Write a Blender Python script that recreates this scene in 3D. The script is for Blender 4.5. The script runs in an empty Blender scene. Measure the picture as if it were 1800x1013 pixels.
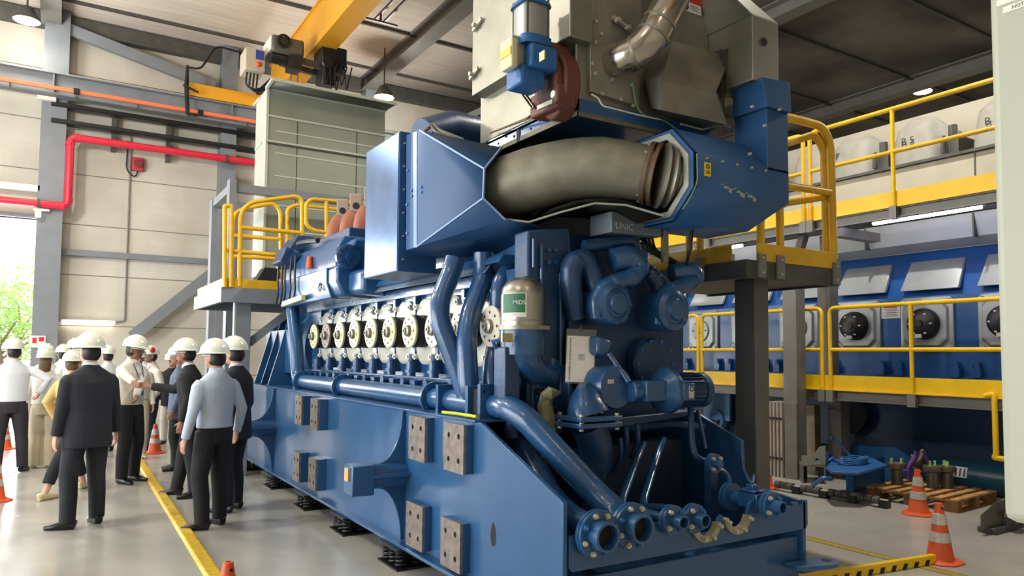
import bpy, math, random
from mathutils import Vector as V, Matrix, Euler
random.seed(7)
S = bpy.context.scene
COL = S.collection
R = math.radians
PI = math.pi
# ------------------------------------------------------------------ camera maths (measured from the photograph)
FPX, CX, CY = 1280.96, 900.0, 552.567
YAW, PITCH, ROLL, CAMH = .556152, .0549097, -.0078403, 1.68
_cy, _sy, _cp, _sp, _cr, _sr = math.cos(YAW), math.sin(YAW), math.cos(PITCH), math.sin(PITCH), math.cos(ROLL), math.sin(ROLL)
_r = V((_cy, -_sy, 0)); _f = V((_sy*_cp, _cy*_cp, _sp)); _d = -_r.cross(_f)
CR = _cr*_r + _sr*_d; CD = -_sr*_r + _cr*_d; CF = _f
def ray(px, py): return CR*((px-CX)/FPX) + CD*((py-CY)/FPX) + CF
def P(px, py, ax, val):
    """a measured pixel -> the point of the place where its ray meets the plane X/Y/Z = val"""
    d = ray(px, py); i = 'XYZ'.index(ax); o = V((0, 0, CAMH)); return o + d*((val-o[i])/d[i])
def PV(px, py, A, B):
    """the same on the upright plane through the ground points A and B"""
    d = ray(px, py); o = V((0, 0, CAMH)); n = V((-(B[1]-A[1]), B[0]-A[0], 0))
    return o + d*((V((A[0], A[1], 0))-o).dot(n)/d.dot(n))

# ------------------------------------------------------------------ materials
def lin(c):
    if isinstance(c, str): c = [int(c[i:i+2], 16)/255 for i in (1, 3, 5)]
    return tuple(x/12.92 if x <= .04045 else ((x+.055)/1.055)**2.4 for x in c) + (1,)
MATS = {}
def mat(name, col, rough=.5, metal=0, var=0, vscale=6, bump=0, bscale=60, coat=0, emit=0, alpha=1, trans=0, col2=None, spec=.5):
    if name in MATS: return MATS[name]
    m = bpy.data.materials.new(name); m.use_nodes = True; nt = m.node_tree; b = nt.nodes['Principled BSDF']
    c = lin(col); b.inputs['Base Color'].default_value = c
    b.inputs['Roughness'].default_value = rough; b.inputs['Metallic'].default_value = metal
    b.inputs['Coat Weight'].default_value = coat; b.inputs['Coat Roughness'].default_value = .12
    b.inputs['Specular IOR Level'].default_value = spec
    if emit: b.inputs['Emission Color'].default_value = c; b.inputs['Emission Strength'].default_value = emit
    if alpha < 1: b.inputs['Alpha'].default_value = alpha
    if trans: b.inputs['Transmission Weight'].default_value = trans
    if var or bump:
        tc = nt.nodes.new('ShaderNodeTexCoord')
    if var:
        n = nt.nodes.new('ShaderNodeTexNoise'); n.inputs['Scale'].default_value = vscale; n.inputs['Detail'].default_value = 5
        nt.links.new(tc.outputs['Object'], n.inputs['Vector'])
        r = nt.nodes.new('ShaderNodeValToRGB'); r.color_ramp.elements[0].position = .35; r.color_ramp.elements[1].position = .7
        c2 = lin(col2) if col2 else tuple(x*(1-var) for x in c[:3])+(1,)
        r.color_ramp.elements[0].color = c2; r.color_ramp.elements[1].color = c
        nt.links.new(n.outputs['Fac'], r.inputs['Fac']); nt.links.new(r.outputs['Color'], b.inputs['Base Color'])
    if bump:
        n2 = nt.nodes.new('ShaderNodeTexNoise'); n2.inputs['Scale'].default_value = bscale; n2.inputs['Detail'].default_value = 3
        nt.links.new(tc.outputs['Object'], n2.inputs['Vector'])
        bp = nt.nodes.new('ShaderNodeBump'); bp.inputs['Strength'].default_value = bump; bp.inputs['Distance'].default_value = .01
        nt.links.new(n2.outputs['Fac'], bp.inputs['Height']); nt.links.new(bp.outputs['Normal'], b.inputs['Normal'])
    MATS[name] = m; return m
BLUE = mat('blue paint', '#2b5986', .30, 0, .12, 3, .05, 25, coat=.3)
BLUEC = mat('cast blue paint', '#2a5583', .26, 0, .2, 5, .25, 35, coat=.4)
BLUED = mat('dark blue paint', '#22446c', .35, 0, .3, 4, .15, 30)
BLUEB = mat('bright blue paint', '#2a63a0', .4, 0, .15, 4)
BLUER = mat('engine blue paint', '#225a9e', .32, 0, .25, 3, .1, 30, coat=.2)
BLUES = mat('blue sheet metal', '#255180', .42, .0, .1, 2, .02, 12)
PANELM = mat('bluish bare panel', '#6f8fc0', .2, .75, .25, 5, .03, 8)
STEEL = mat('brushed steel', '#9b998c', .46, .85, .22, 2.5, .02, 10)
STEELD = mat('dull steel', '#a39f92', .5, .7, .35, 3.5, .03, 12)
STEELB = mat('bright tube steel', '#b5aea0', .2, .95, .1, 3)
GALV = mat('galvanised sheet', '#a2a898', .38, .45, .15, 1.5)
GALVL = mat('galvanised edge', '#cdd2c6', .4, .45)
PIPEM = mat('rough cast steel pipe', '#8d8a78', .5, .5, .25, 7, .08, 90)
BOWL = mat('filter bowl steel', '#b3afa4', .3, .9, .1, 5)
BOLTM = mat('zinc bolt', '#cdc8b6', .35, .6)
BOLTB = mat('blue painted bolt', '#3a6ca8', .3)
MACH = mat('machined rusty steel', '#978b82', .5, .45, .4, 18, .05, 60)
BRASS = mat('brassy collar steel', '#b8b090', .4, .6, .3, 15)
BLACK = mat('black rubber', '#141414', .5)
BLACKP = mat('black paint', '#1b1c1f', .38, 0, .3, 10)
DARKIN = mat('dark recess', '#101318', .7)
SOOT = mat('black foil', '#23221f', .42, .5, .4, 6, .3, 14)
YEL = mat('yellow paint', '#e6b31c', .38, 0, .18, 7, coat=.15)
YELB = mat('bright yellow paint', '#f4c60a', .4, 0, .12, 5)
CRANEY = mat('crane yellow paint', '#dd9d22', .42, 0, .1, 2)
GREYS = mat('grey steel paint', '#7f848a', .45, 0, .12, 3)
GREYD = mat('dark grey steel', '#5b5a56', .5, .3, .3, 5)
GREYW = mat('warm grey steel', '#83817b', .45, .2, .2, 3)
REDP = mat('red pipe paint', '#d2263f', .35)
ORANGE = mat('orange plastic', '#e05a26', .5, 0, .12, 6)
ORRAIL = mat('orange conductor rail', '#e8744a', .45)
WHITE = mat('white plastic', '#e6e4da', .4)
REFL = mat('reflective white band', '#c9c3bd', .35, 0, .2, 30)
DISCY = mat('pale valve disc', '#dcdaa2', .4, 0, .06, 6)  # yellow cast of a reflection put into the disc colour
DISCB = mat('beige valve disc', '#cfc6b4', .4)
COVER = mat('silver cover paint', '#d6d6c8', .36, .25, .1, 5)
COVERG = mat('grey cover paint', '#b3b7b8', .35, .35, .12, 5)
TERRA = mat('red oxide primer', '#a0604a', .6, 0, .15, 10)
OXIDE = mat('dark oxide primer', '#6b3a31', .55, 0, .2, 8)
PAPER = mat('paper', '#fffaf0', .6)
CLEAR = mat('clear plastic', '#ffffff', .15, alpha=.08)
BAGM = mat('olive plastic bag', '#8a8663', .28, 0, .3, 14, .5, 22)
WOOD = mat('pallet wood', '#c99a5e', .7, 0, .35, 9, .2, 40)
WOODD = mat('dark wood', '#8a6238', .75, 0, .35, 9)
CREAM = mat('cream enclosure', '#a6a895', .45, 0, .03, 3)
LAGG = mat('white lagging', '#bfb8a5', .6, 0, .1, 3, .05, 20)
LAGB = mat('pale grey lagging', '#b9c0c4', .6, 0, .1, 3)
TEAL = mat('dark teal pipe', '#1f4a5e', .3)
PURPLE = mat('purple paint', '#5b3a8e', .4)
GREENP = mat('light green paint', '#9cc46a', .5); GLEAD = mat('green lead', '#6c9560', .5)
LABELG = mat('green label', '#2f6b4a', .5)
LABELY = mat('yellow label', '#e3cf2e', .5)
LABELR = mat('red label', '#c43a28', .5)
INK = mat('black ink', '#181818', .6)
INKB = mat('blue ink', '#2a2f66', .5)
BRONZE = mat('bronze grey casting', '#7a7264', .45, .5, .3, 12)
LAMPW = mat('lamp glass', '#fff6d8', .4, emit=28)
TUBEW = mat('tube glass', '#f6f4ff', .4, emit=26)
TUBEY = mat('wall tube glass', '#fff4dc', .4, emit=7)
TUBEP = mat('violet tube glass', '#dcdaff', .4, emit=32)
# ------------------------------------------------------------------ mesh builder
def basis(ax):
    ax = V(ax).normalized(); t = V((0, 0, 1)) if abs(ax.z) < .9 else V((1, 0, 0))
    u = t.cross(ax).normalized(); return u, ax.cross(u), ax
class MB:
    def __init__(s): s.v, s.f, s.m, s.k = [], [], [], 0
    def use(s, k): s.k = k; return s
    def add(s, vs, fs):
        o = len(s.v); s.v += [V(x) for x in vs]
        for f in fs: s.f.append([i+o for i in f]); s.m.append(s.k)
        return s
    def hexa(s, a):   # 8 corners, bottom ring then top ring
        return s.add(a, [(3, 2, 1, 0), (4, 5, 6, 7), (0, 1, 5, 4), (1, 2, 6, 5), (2, 3, 7, 6), (3, 0, 4, 7)])
    def bb(s, x0, x1, y0, y1, z0, z1):
        return s.hexa([(x0, y0, z0), (x1, y0, z0), (x1, y1, z0), (x0, y1, z0), (x0, y0, z1), (x1, y0, z1), (x1, y1, z1), (x0, y1, z1)])
    def box(s, c, sz, rot=None):
        M = Euler(rot).to_matrix() if rot else Matrix.Identity(3); c = V(c); h = [x/2 for x in sz]
        return s.hexa([c+M@V((a*h[0], b*h[1], d*h[2])) for d in (-1, 1) for a, b in ((-1, -1), (1, -1), (1, 1), (-1, 1))])
    def bar(s, p0, p1, w, h, up=(0, 0, 1)):
        p0, p1 = V(p0), V(p1); d = (p1-p0).normalized(); u = V(up); a = d.cross(u)
        if a.length < 1e-4: a = d.cross(V((1, 0, 0)))
        a.normalize(); b = a.cross(d)
        return s.hexa([p+a*x*w/2+b*y*h/2 for p in (p0, p1) for x, y in ((-1, -1), (1, -1), (1, 1), (-1, 1))])
    def prism(s, poly, vec):
        n = len(poly); poly = [V(p) for p in poly]; vec = V(vec)
        return s.add(poly+[p+vec for p in poly], [tuple(range(n))[::-1], tuple(range(n, 2*n))]+[(i, (i+1) % n, n+(i+1) % n, n+i) for i in range(n)])
    def faces(s, pts, fs): return s.add(pts, fs)
    def rings(s, rs, cap=True, closed=False):
        n = len(rs[0]); fs = []
        for k in range(len(rs)-1+(1 if closed else 0)):
            a, b = k*n, ((k+1) % len(rs))*n
            fs += [(a+i, a+(i+1) % n, b+(i+1) % n, b+i) for i in range(n)]
        if cap and not closed: fs += [tuple(range(n))[::-1], tuple(range((len(rs)-1)*n, len(rs)*n))]
        return s.add([p for r in rs for p in r], fs)
    def cyl(s, p0, p1, r, n=20, r2=None, cap=True):
        p0, p1 = V(p0), V(p1); u, w, _ = basis(p1-p0); r2 = r if r2 is None else r2
        return s.rings([[p+(u*math.cos(2*PI*i/n)+w*math.sin(2*PI*i/n))*q for i in range(n)] for p, q in ((p0, r), (p1, r2))], cap)
    def lathe(s, prof, o, ax, n=28):
        u, w, a = basis(ax); o = V(o)
        return s.rings([[o+a*h+(u*math.cos(2*PI*i/n)+w*math.sin(2*PI*i/n))*max(r, 1e-4) for i in range(n)] for r, h in prof])
    def ring(s, c, ax, ro, ri, th, n=28, a0=0, a1=360):
        u, w, a = basis(ax); c = V(c); full = a1-a0 >= 360; rs = []
        for i in range(n if full else n+1):
            t = R(a0+(a1-a0)*i/n); d = u*math.cos(t)+w*math.sin(t)
            rs.append([c+d*ri-a*th/2, c+d*ro-a*th/2, c+d*ro+a*th/2, c+d*ri+a*th/2])
        return s.rings(rs, not full, full)
    def bolts(s, c, ax, r, n, size=.012, h=.012, a0=0):
        u, w, a = basis(ax); c = V(c)
        for i in range(n):
            t = R(a0)+2*PI*i/n; p = c+(u*math.cos(t)+w*math.sin(t))*r
            s.cyl(p-a*.002, p+a*h, size, 6)
        return s
    def tube(s, pts, r, n=12, bend=0, cap=True, seg=6):
        pts = [V(p) for p in pts]; rad = list(r) if hasattr(r, '__len__') else [r]*len(pts)
        if bend:
            q, qr = [pts[0]], [rad[0]]
            for i in range(1, len(pts)-1):
                a, b, c = pts[i-1], pts[i], pts[i+1]; d0, d1 = (a-b), (c-b); l = min(bend, d0.length*.48, d1.length*.48)
                p0, p1 = b+d0.normalized()*l, b+d1.normalized()*l
                for k in range(seg+1):
                    t = k/seg; q.append(p0*(1-t)**2+b*2*t*(1-t)+p1*t*t); qr.append(rad[i])
            q.append(pts[-1]); qr.append(rad[-1]); pts, rad = q, qr
        t0 = (pts[1]-pts[0]).normalized(); u, w, _ = basis(t0); rs = []
        for i, p in enumerate(pts):
            t = ((pts[min(i+1, len(pts)-1)]-pts[max(i-1, 0)])).normalized()
            u = (u-t*u.dot(t)).normalized(); w = t.cross(u)
            rs.append([p+(u*math.cos(2*PI*k/n)+w*math.sin(2*PI*k/n))*rad[i] for k in range(n)])
        return s.rings(rs, cap)
    def ell(s, c, rad, n=16, m=10, rot=None):
        M = Euler(rot).to_matrix() if rot else Matrix.Identity(3); c = V(c)
        return s.rings([[c+M@V((rad[0]*math.sin(a)*math.cos(2*PI*i/n), rad[1]*math.sin(a)*math.sin(2*PI*i/n), -rad[2]*math.cos(a))) for i in range(n)]
                        for a in [max(.02, min(PI-.02, PI*k/m)) for k in range(m+1)]])
    def loft(s, secs, side, n=16, pw=2.0):
        """secs: (centre, half width, half depth); side: the width direction"""
        rs = []; c = [V(x[0]) for x in secs]
        for i, (p, a, b) in enumerate(secs):
            t = (c[min(i+1, len(c)-1)]-c[max(i-1, 0)]).normalized(); u = V(side); u = (u-t*u.dot(t)).normalized(); w = t.cross(u)
            ring = []
            for k in range(n):
                x, y = math.cos(2*PI*k/n), math.sin(2*PI*k/n)
                ring.append(c[i]+u*a*math.copysign(abs(x)**(2/pw), x)+w*b*math.copysign(abs(y)**(2/pw), y))
            rs.append(ring)
        return s.rings(rs)
    def helix(s, c, r, h, turns, wire, n=10):
        c = V(c); k = int(turns*n)
        return s.tube([c+V((r*math.cos(2*PI*i/n), r*math.sin(2*PI*i/n), h*i/k)) for i in range(k+1)], wire, 5)
    def holes(s, o, u, w, cells, nx, ny, r, depth):
        """plate of nx x ny cells (size cells) with a round hole in each; o corner, u w unit axes"""
        o, u, w = V(o), V(u).normalized(), V(w).normalized(); nrm = u.cross(w); cw, ch = cells; N = 16
        for ix in range(nx):
            for iy in range(ny):
                c = o+u*cw*(ix+.5)+w*ch*(iy+.5); A, B, Cc = [], [], []
                for k in range(N):
                    t = 2*PI*(k+.5)/N; x, y = math.cos(t), math.sin(t); q = max(abs(x)/(cw/2), abs(y)/(ch/2))
                    A.append(c+u*x/q+w*y/q); B.append(c+u*x*r+w*y*r); Cc.append(c+u*x*r+w*y*r-nrm*depth)
                # pull the nearest samples out to the corners so that the plate stays square
                for k in (1, 5, 9, 13):
                    pass
                for sx in (-1, 1):
                    for sy in (-1, 1):
                        corner = c+u*sx*cw/2+w*sy*ch/2; kk = min(range(N), key=lambda i: (A[i]-corner).length); A[kk] = corner
                s.rings([A, B, Cc], False); s.add(Cc, [tuple(range(N))])
        s.rings([[o, o+u*cw*nx, o+u*cw*nx+w*ch*ny, o+w*ch*ny], [p-nrm*depth*1.05 for p in (o, o+u*cw*nx, o+u*cw*nx+w*ch*ny, o+w*ch*ny)]], False)
        return s
    def build(s, name, mats, parent=None, bev=0, ang=35, solid=0, at=None):
        me = bpy.data.meshes.new(name); o = bpy.data.objects.new(name, me)
        if at is None:
            if parent: at = WLOC[parent]
            else:
                xs = [[q[i] for q in s.v] for i in range(3)]; at = V(((min(xs[0])+max(xs[0]))/2, (min(xs[1])+max(xs[1]))/2, min(xs[2])))
        at = V(at); me.from_pydata([tuple(q-at) for q in s.v], [], s.f)
        for mm in (mats if isinstance(mats, (list, tuple)) else [mats]): me.materials.append(mm)
        me.polygons.foreach_set('material_index', s.m); me.polygons.foreach_set('use_smooth', [True]*len(s.f))
        me.update(); fixn(me); me.set_sharp_from_angle(angle=R(ang))
        COL.objects.link(o); o.parent = parent
        if not parent: o.location = at
        WLOC[o] = at
        if solid:
            q = o.modifiers.new('solid', 'SOLIDIFY'); q.thickness = solid; q.offset = -1
        if bev:
            q = o.modifiers.new('bevel', 'BEVEL'); q.width = bev; q.segments = 2; q.limit_method = 'ANGLE'; q.angle_limit = R(40); q.harden_normals = False
        return o
import bmesh
def fixn(me):
    b = bmesh.new(); b.from_mesh(me); bmesh.ops.recalc_face_normals(b, faces=b.faces); b.to_mesh(me); b.free()
WLOC = {}
def thing(name, label, cat, loc=(0, 0, 0), group=None, rz=0):
    o = bpy.data.objects.new(name, None); COL.objects.link(o); o.location = loc; o.rotation_euler = (0, 0, rz); o.empty_display_size = .1
    WLOC[o] = V(loc); return tag(o, label, cat, group)
def tag(o, label, cat, group=None, kind=None):
    o['label'] = label; o['category'] = cat
    if group: o['group'] = group
    if kind: o['kind'] = kind
    return o
def struct(o, label=None):
    o['kind'] = 'structure'
    if label: o['label'] = label
    return o
def copy_tree(src, loc, rz=None, label=None):
    kids = [c for c in src.children]
    r = src.copy(); COL.objects.link(r); r.location = loc; WLOC[r] = V(loc)
    if rz is not None: r.rotation_euler = (0, 0, rz)
    if label: r['label'] = label
    for c in kids:
        k = c.copy(); COL.objects.link(k); k.parent = r
        for g in c.children:
            q = g.copy(); COL.objects.link(q); q.parent = k
    return r
def copy_part(src, parent, off):
    k = src.copy(); COL.objects.link(k); k.parent = parent; k.location = V(off)
    for g in src.children:
        q = g.copy(); COL.objects.link(q); q.parent = k
    return k
def text(name, s, size, m, parent, loc, right, up, ext=.001, align='CENTER'):
    """raised lettering as a mesh"""
    cu = bpy.data.curves.new(name, 'FONT'); cu.body = s; cu.size = size; cu.extrude = ext; cu.align_x = align; cu.align_y = 'CENTER'; cu.resolution_u = 2
    t = bpy.data.objects.new(name+'_tmp', cu); COL.objects.link(t)
    me = bpy.data.meshes.new_from_object(t.evaluated_get(bpy.context.evaluated_depsgraph_get()))
    bpy.data.objects.remove(t); bpy.data.curves.remove(cu)
    r, u = V(right).normalized(), V(up).normalized(); n = r.cross(u); L = V(loc); W = WLOC[parent]
    me.transform(Matrix(((r.x, u.x, n.x, L.x-W.x), (r.y, u.y, n.y, L.y-W.y), (r.z, u.z, n.z, L.z-W.z), (0, 0, 0, 1))))
    me.materials.clear(); me.materials.append(m)
    o = bpy.data.objects.new(name, me); COL.objects.link(o); o.parent = parent; WLOC[o] = W
    return o
# ------------------------------------------------------------------ the hall
def node_mat(name, rough, fn, spec=.5):
    m = bpy.data.materials.new(name); m.use_nodes = True; nt = m.node_tree; b = nt.nodes['Principled BSDF']
    b.inputs['Roughness'].default_value = rough; b.inputs['Specular IOR Level'].default_value = spec; fn(nt, b, nt.nodes.new, nt.links.new); return m
def wall_nodes(nt, b, N, L):
    tc = N('ShaderNodeTexCoord'); sp = N('ShaderNodeSeparateXYZ'); L(tc.outputs['Object'], sp.inputs[0])
    def lines(sock, period, off, w):
        a = N('ShaderNodeMath'); a.operation = 'ADD'; a.inputs[1].default_value = off; L(sock, a.inputs[0])
        q = N('ShaderNodeMath'); q.operation = 'DIVIDE'; q.inputs[1].default_value = period; L(a.outputs[0], q.inputs[0])
        f = N('ShaderNodeMath'); f.operation = 'FRACT'; L(q.outputs[0], f.inputs[0])
        c = N('ShaderNodeMath'); c.operation = 'LESS_THAN'; c.inputs[1].default_value = w/period; L(f.outputs[0], c.inputs[0]); return c.outputs[0]
    big = lines(sp.outputs['Z'], 1.2, .14, .022); small = lines(sp.outputs['Z'], .2, .14, .012); vert = lines(sp.outputs['X'], .6, 0, .01)
    mx = N('ShaderNodeMath'); mx.operation = 'MAXIMUM'; L(small, mx.inputs[0]); L(vert, mx.inputs[1])
    n = N('ShaderNodeTexNoise'); n.inputs['Scale'].default_value = .7; n.inputs['Detail'].default_value = 6; L(tc.outputs['Object'], n.inputs['Vector'])
    r = N('ShaderNodeValToRGB'); r.color_ramp.elements[0].color = lin('#b6b0a2'); r.color_ramp.elements[1].color = lin('#cfc9bc'); r.color_ramp.elements[0].position = .3; r.color_ramp.elements[1].position = .65
    L(n.outputs['Fac'], r.inputs[0])
    k1 = N('ShaderNodeMix'); k1.data_type = 'RGBA'; k1.inputs['B'].default_value = lin('#a9a294')
    f1 = N('ShaderNodeMath'); f1.operation = 'MULTIPLY'; f1.inputs[1].default_value = .22; L(mx.outputs[0], f1.inputs[0]); L(f1.outputs[0], k1.inputs['Factor']); L(r.outputs[0], k1.inputs['A'])
    k2 = N('ShaderNodeMix'); k2.data_type = 'RGBA'; k2.inputs['B'].default_value = lin('#6f6a60'); L(big, k2.inputs['Factor']); L(k1.outputs['Result'], k2.inputs['A'])
    L(k2.outputs['Result'], b.inputs['Base Color'])
WALLM = node_mat('pale wall panels', .7, wall_nodes)
def ceil_nodes(nt, b, N, L):
    tc = N('ShaderNodeTexCoord')
    mp = N('ShaderNodeMapping'); mp.inputs['Scale'].default_value = (.35, 1.6, 1); L(tc.outputs['Object'], mp.inputs[0])
    w = N('ShaderNodeTexWave'); w.bands_direction = 'Y'; w.inputs['Scale'].default_value = .8; w.inputs['Distortion'].default_value = 9; w.inputs['Detail'].default_value = 3; w.inputs['Detail Scale'].default_value = 1.4
    L(mp.outputs[0], w.inputs['Vector'])
    n = N('ShaderNodeTexNoise'); n.inputs['Scale'].default_value = 1.2; n.inputs['Detail'].default_value = 6; L(mp.outputs[0], n.inputs['Vector'])
    m = N('ShaderNodeMix'); m.inputs['Factor'].default_value = .16; L(n.outputs['Fac'], m.inputs['A']); L(w.outputs['Fac'], m.inputs['B'])
    r = N('ShaderNodeValToRGB'); r.color_ramp.elements[0].color = lin('#c4baad'); r.color_ramp.elements[1].color = lin('#dcd3c7'); r.color_ramp.elements[0].position = .25; r.color_ramp.elements[1].position = .75
    L(m.outputs['Result'], r.inputs[0])
    # boards darkened to the right in place of weaker light, with cloudy soot patches
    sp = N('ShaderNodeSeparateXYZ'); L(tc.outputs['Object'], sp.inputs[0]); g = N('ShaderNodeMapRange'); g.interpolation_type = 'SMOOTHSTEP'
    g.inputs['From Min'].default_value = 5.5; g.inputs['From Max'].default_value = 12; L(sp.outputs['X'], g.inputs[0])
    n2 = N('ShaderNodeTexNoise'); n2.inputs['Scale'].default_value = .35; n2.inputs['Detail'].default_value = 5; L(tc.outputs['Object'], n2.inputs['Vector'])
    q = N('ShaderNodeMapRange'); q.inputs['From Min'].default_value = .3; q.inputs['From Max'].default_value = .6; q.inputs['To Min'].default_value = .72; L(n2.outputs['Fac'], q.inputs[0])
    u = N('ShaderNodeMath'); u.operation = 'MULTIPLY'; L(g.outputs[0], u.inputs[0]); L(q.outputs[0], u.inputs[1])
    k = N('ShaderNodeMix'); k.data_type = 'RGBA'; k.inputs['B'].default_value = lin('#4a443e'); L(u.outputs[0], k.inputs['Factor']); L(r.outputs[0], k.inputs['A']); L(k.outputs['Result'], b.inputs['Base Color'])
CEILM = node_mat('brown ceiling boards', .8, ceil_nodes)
def floor_nodes(nt, b, N, L):
    tc = N('ShaderNodeTexCoord')
    n = N('ShaderNodeTexNoise'); n.inputs['Scale'].default_value = .9; n.inputs['Detail'].default_value = 7; L(tc.outputs['Object'], n.inputs['Vector'])
    r = N('ShaderNodeValToRGB'); r.color_ramp.elements[0].color = lin('#a29f97'); r.color_ramp.elements[1].color = lin('#b9b7ae'); r.color_ramp.elements[0].position = .3; r.color_ramp.elements[1].position = .7
    L(n.outputs['Fac'], r.inputs[0]); L(r.outputs[0], b.inputs['Base Color'])
    n2 = N('ShaderNodeTexNoise'); n2.inputs['Scale'].default_value = 2.5; n2.inputs['Detail'].default_value = 4; L(tc.outputs['Object'], n2.inputs['Vector'])
    mr = N('ShaderNodeMapRange'); mr.inputs['To Min'].default_value = .13; mr.inputs['To Max'].default_value = .34; L(n2.outputs['Fac'], mr.inputs[0]); L(mr.outputs[0], b.inputs['Roughness'])
    bp = N('ShaderNodeBump'); bp.inputs['Strength'].default_value = .05; bp.inputs['Distance'].default_value = .02; L(n2.outputs['Fac'], bp.inputs['Height']); L(bp.outputs[0], b.inputs['Normal'])
FLOORM = node_mat('grey sealed floor', .22, floor_nodes, .6)
ZC = 9.6
struct(MB().bb(-9, 24.2, -7, 20.2, -.2, 0).build('floor', FLOORM, at=(0, 0, 0)))
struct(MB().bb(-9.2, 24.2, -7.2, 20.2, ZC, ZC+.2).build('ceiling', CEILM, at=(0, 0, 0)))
DX0, DX1, DZ = -6.6, -.52, 4.72
b = MB(); b.bb(-9, DX0, 20, 20.2, 0, ZC); b.bb(DX0, DX1, 20, 20.2, DZ, ZC); b.bb(DX1, 24, 20, 20.2, 0, ZC)
struct(b.build('wall_back', WALLM, at=(0, 20, 0)))
struct(MB().bb(24, 24.2, -7, 20.2, 0, ZC).build('wall_right', mat('plain wall', '#cbbfaa', .75, 0, .1, 2), at=(24, 0, 0)))
struct(MB().bb(-9, 24.2, -7.2, -7, 0, ZC).build('wall_front', WALLM, at=(0, -7, 0)))
b = MB(); b.bb(-9.2, -9, -7, .5, 0, ZC); b.bb(-9.2, -9, 15.5, 20.2, 0, ZC); b.bb(-9.2, -9, .5, 15.5, 5.6, ZC)
struct(b.build('wall_left', WALLM, at=(-9, 0, 0)))
b = MB(); b.bb(DX0-.12, DX0, 19.94, 20.26, 0, DZ); b.bb(DX1, DX1+.02, 19.94, 20.26, 0, DZ); b.bb(DX0-.12, DX1, 19.94, 20.26, DZ, DZ+.1)
struct(b.build('door_1', GREYS, at=(DX1, 20, 0)))
# columns, beams and braces
def hcol(x0, x1, z0=0, z1=ZC-.02, y0=19.55):
    return MB().bb(x0, x1, y0, 19.995, z0, z1)
for k, (x0, x1) in enumerate(((-.52, -.02), (3.35, 3.72), (7.2, 7.6), (11.1, 11.5), (15, 15.4))):
    struct(hcol(x0, x1).build('trim_%d' % (k+1), GREYS))
b = MB()
for x in (-.4, 7.3, 13.5, 20.3):
    b = MB(); b.bb(x-.2, x+.2, -7, 19.9, ZC-.04, ZC-.001); b.bb(x-.2, x+.2, -7, 19.9, ZC-.38, ZC-.35); b.bb(x-.012, x+.012, -7, 19.9, ZC-.36, ZC-.02)
    struct(b.build('trim_6', GREYW))
for y in [18.9-2.55*k for k in range(10)]:
    struct(MB().bb(-9, 24, y-.035, y+.035, ZC-.07, ZC-.001).build('trim_7', GREYD))
struct(MB().bb(-9, 24, 19.75, 19.99, ZC-.4, ZC-.05).build('trim_8', GREYD))
W = lambda x, y, Y=19.9: P(x, y, 'Y', Y)
b = MB(); b.bar(W(120, 52, 19.7), W(378, 153, 19.7), .14, .26); struct(b.build('trim_9', GREYS))
b = MB(); b.bar(W(232, 592, 19.7), W(388, 468, 19.7), .14, .26); struct(b.build('trim_10', GREYS))
z = W(85, 441).z; struct(MB().bb(-.02, 3.35, 19.86, 19.99, z-.07, z+.07).build('trim_11', GREYS))
# crane: runway, conductor rail, end truck, girder, hoist
YR = 19.3
zt, zb = P(0, 113, 'Y', YR).z, P(200, 186, 'Y', YR).z
b = MB(); b.bb(-9, 24, YR-.16, YR+.16, zt-.03, zt); b.bb(-9, 24, YR-.16, YR+.16, zb, zb+.03); b.bb(-9, 24, YR-.012, YR+.012, zb, zt)
for x in (-.3, 3.53, 7.4, 11.3): b.bb(x-.1, x+.1, YR-.15, 19.6, zb+.03, zb+.05); b.bb(x-.012, x+.012, YR-.14, 19.6, zb+.02, zt-.02)
tag(b.build('crane_runway_beam', GREYS), 'long grey steel runway beam carrying the yellow crane along the wall', 'beam')
cr = thing('conductor_rail', 'thin orange power rail running along the crane runway beam', 'power rail', (0, YR-.2, 7.8))
zo = P(200, 172, 'Y', YR-.24).z
MB().bb(-9, 20, YR-.26, YR-.2, zo-.04, zo+.04).build('rail', ORRAIL, cr)
for x in [-1.1+1.25*k for k in range(8)]: MB().bb(x-.015, x+.015, YR-.21, YR-.15, zo-.13, zo+.02).build('hanger', GREYD, cr)
for p in (135, 352): q = P(p, 157 if p == 135 else 197, 'Y', YR-.24); MB().bb(q.x-.06, q.x+.06, YR-.29, YR-.19, zo-.06, zo+.06).build('joint_cover', BLACKP, cr)
GX0, GX1, GZ0, GZ1 = 4.4, 4.84, 8.2, 9.1
cg = thing('overhead_crane', 'yellow overhead travelling crane with girder and end truck below the ceiling', 'crane', (4.6, 19, 8.2))
b = MB(); b.bb(GX0+.04, GX0+.07, -6.5, 19.1, GZ0, GZ1); b.bb(GX1-.07, GX1-.04, -6.5, 19.1, GZ0, GZ1); b.bb(GX0, GX1, -6.5, 19.1, GZ0-.02, GZ0+.01); b.bb(GX0, GX1, -6.5, 19.1, GZ1-.01, GZ1+.02)
b.build('girder', CRANEY, cg)
q = P(330, 163, 'Y', YR); MB().bb(q.x, 6.2, YR-.13, YR+.13, zt+.03, zt+.36).build('end_truck', CRANEY, cg, bev=.02)
for x in (q.x+.25, 5.95): MB().cyl((x, YR-.09, zt+.13), (x, YR+.09, zt+.13), .13, 20).build('wheel', GREYD, cg)
b = MB(); p = [P(330, 115, 'Y', YR-.3), P(326, 150, 'Y', YR-.3), P(328, 200, 'Y', YR-.3)]; b.tube(p, .03, 8); b.bar(p[1]+V((-.05, 0, 0)), p[1]+V((.3, 0, -.12)), .03, .05)
b.bar(p[2], p[2]+V((.28, 0, .02)), .03, .05); b.bar(p[0], p[2]+V((.06, .05, -.05)), .04, .03); b.build('collector_arm', BLACKP, cg)
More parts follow.
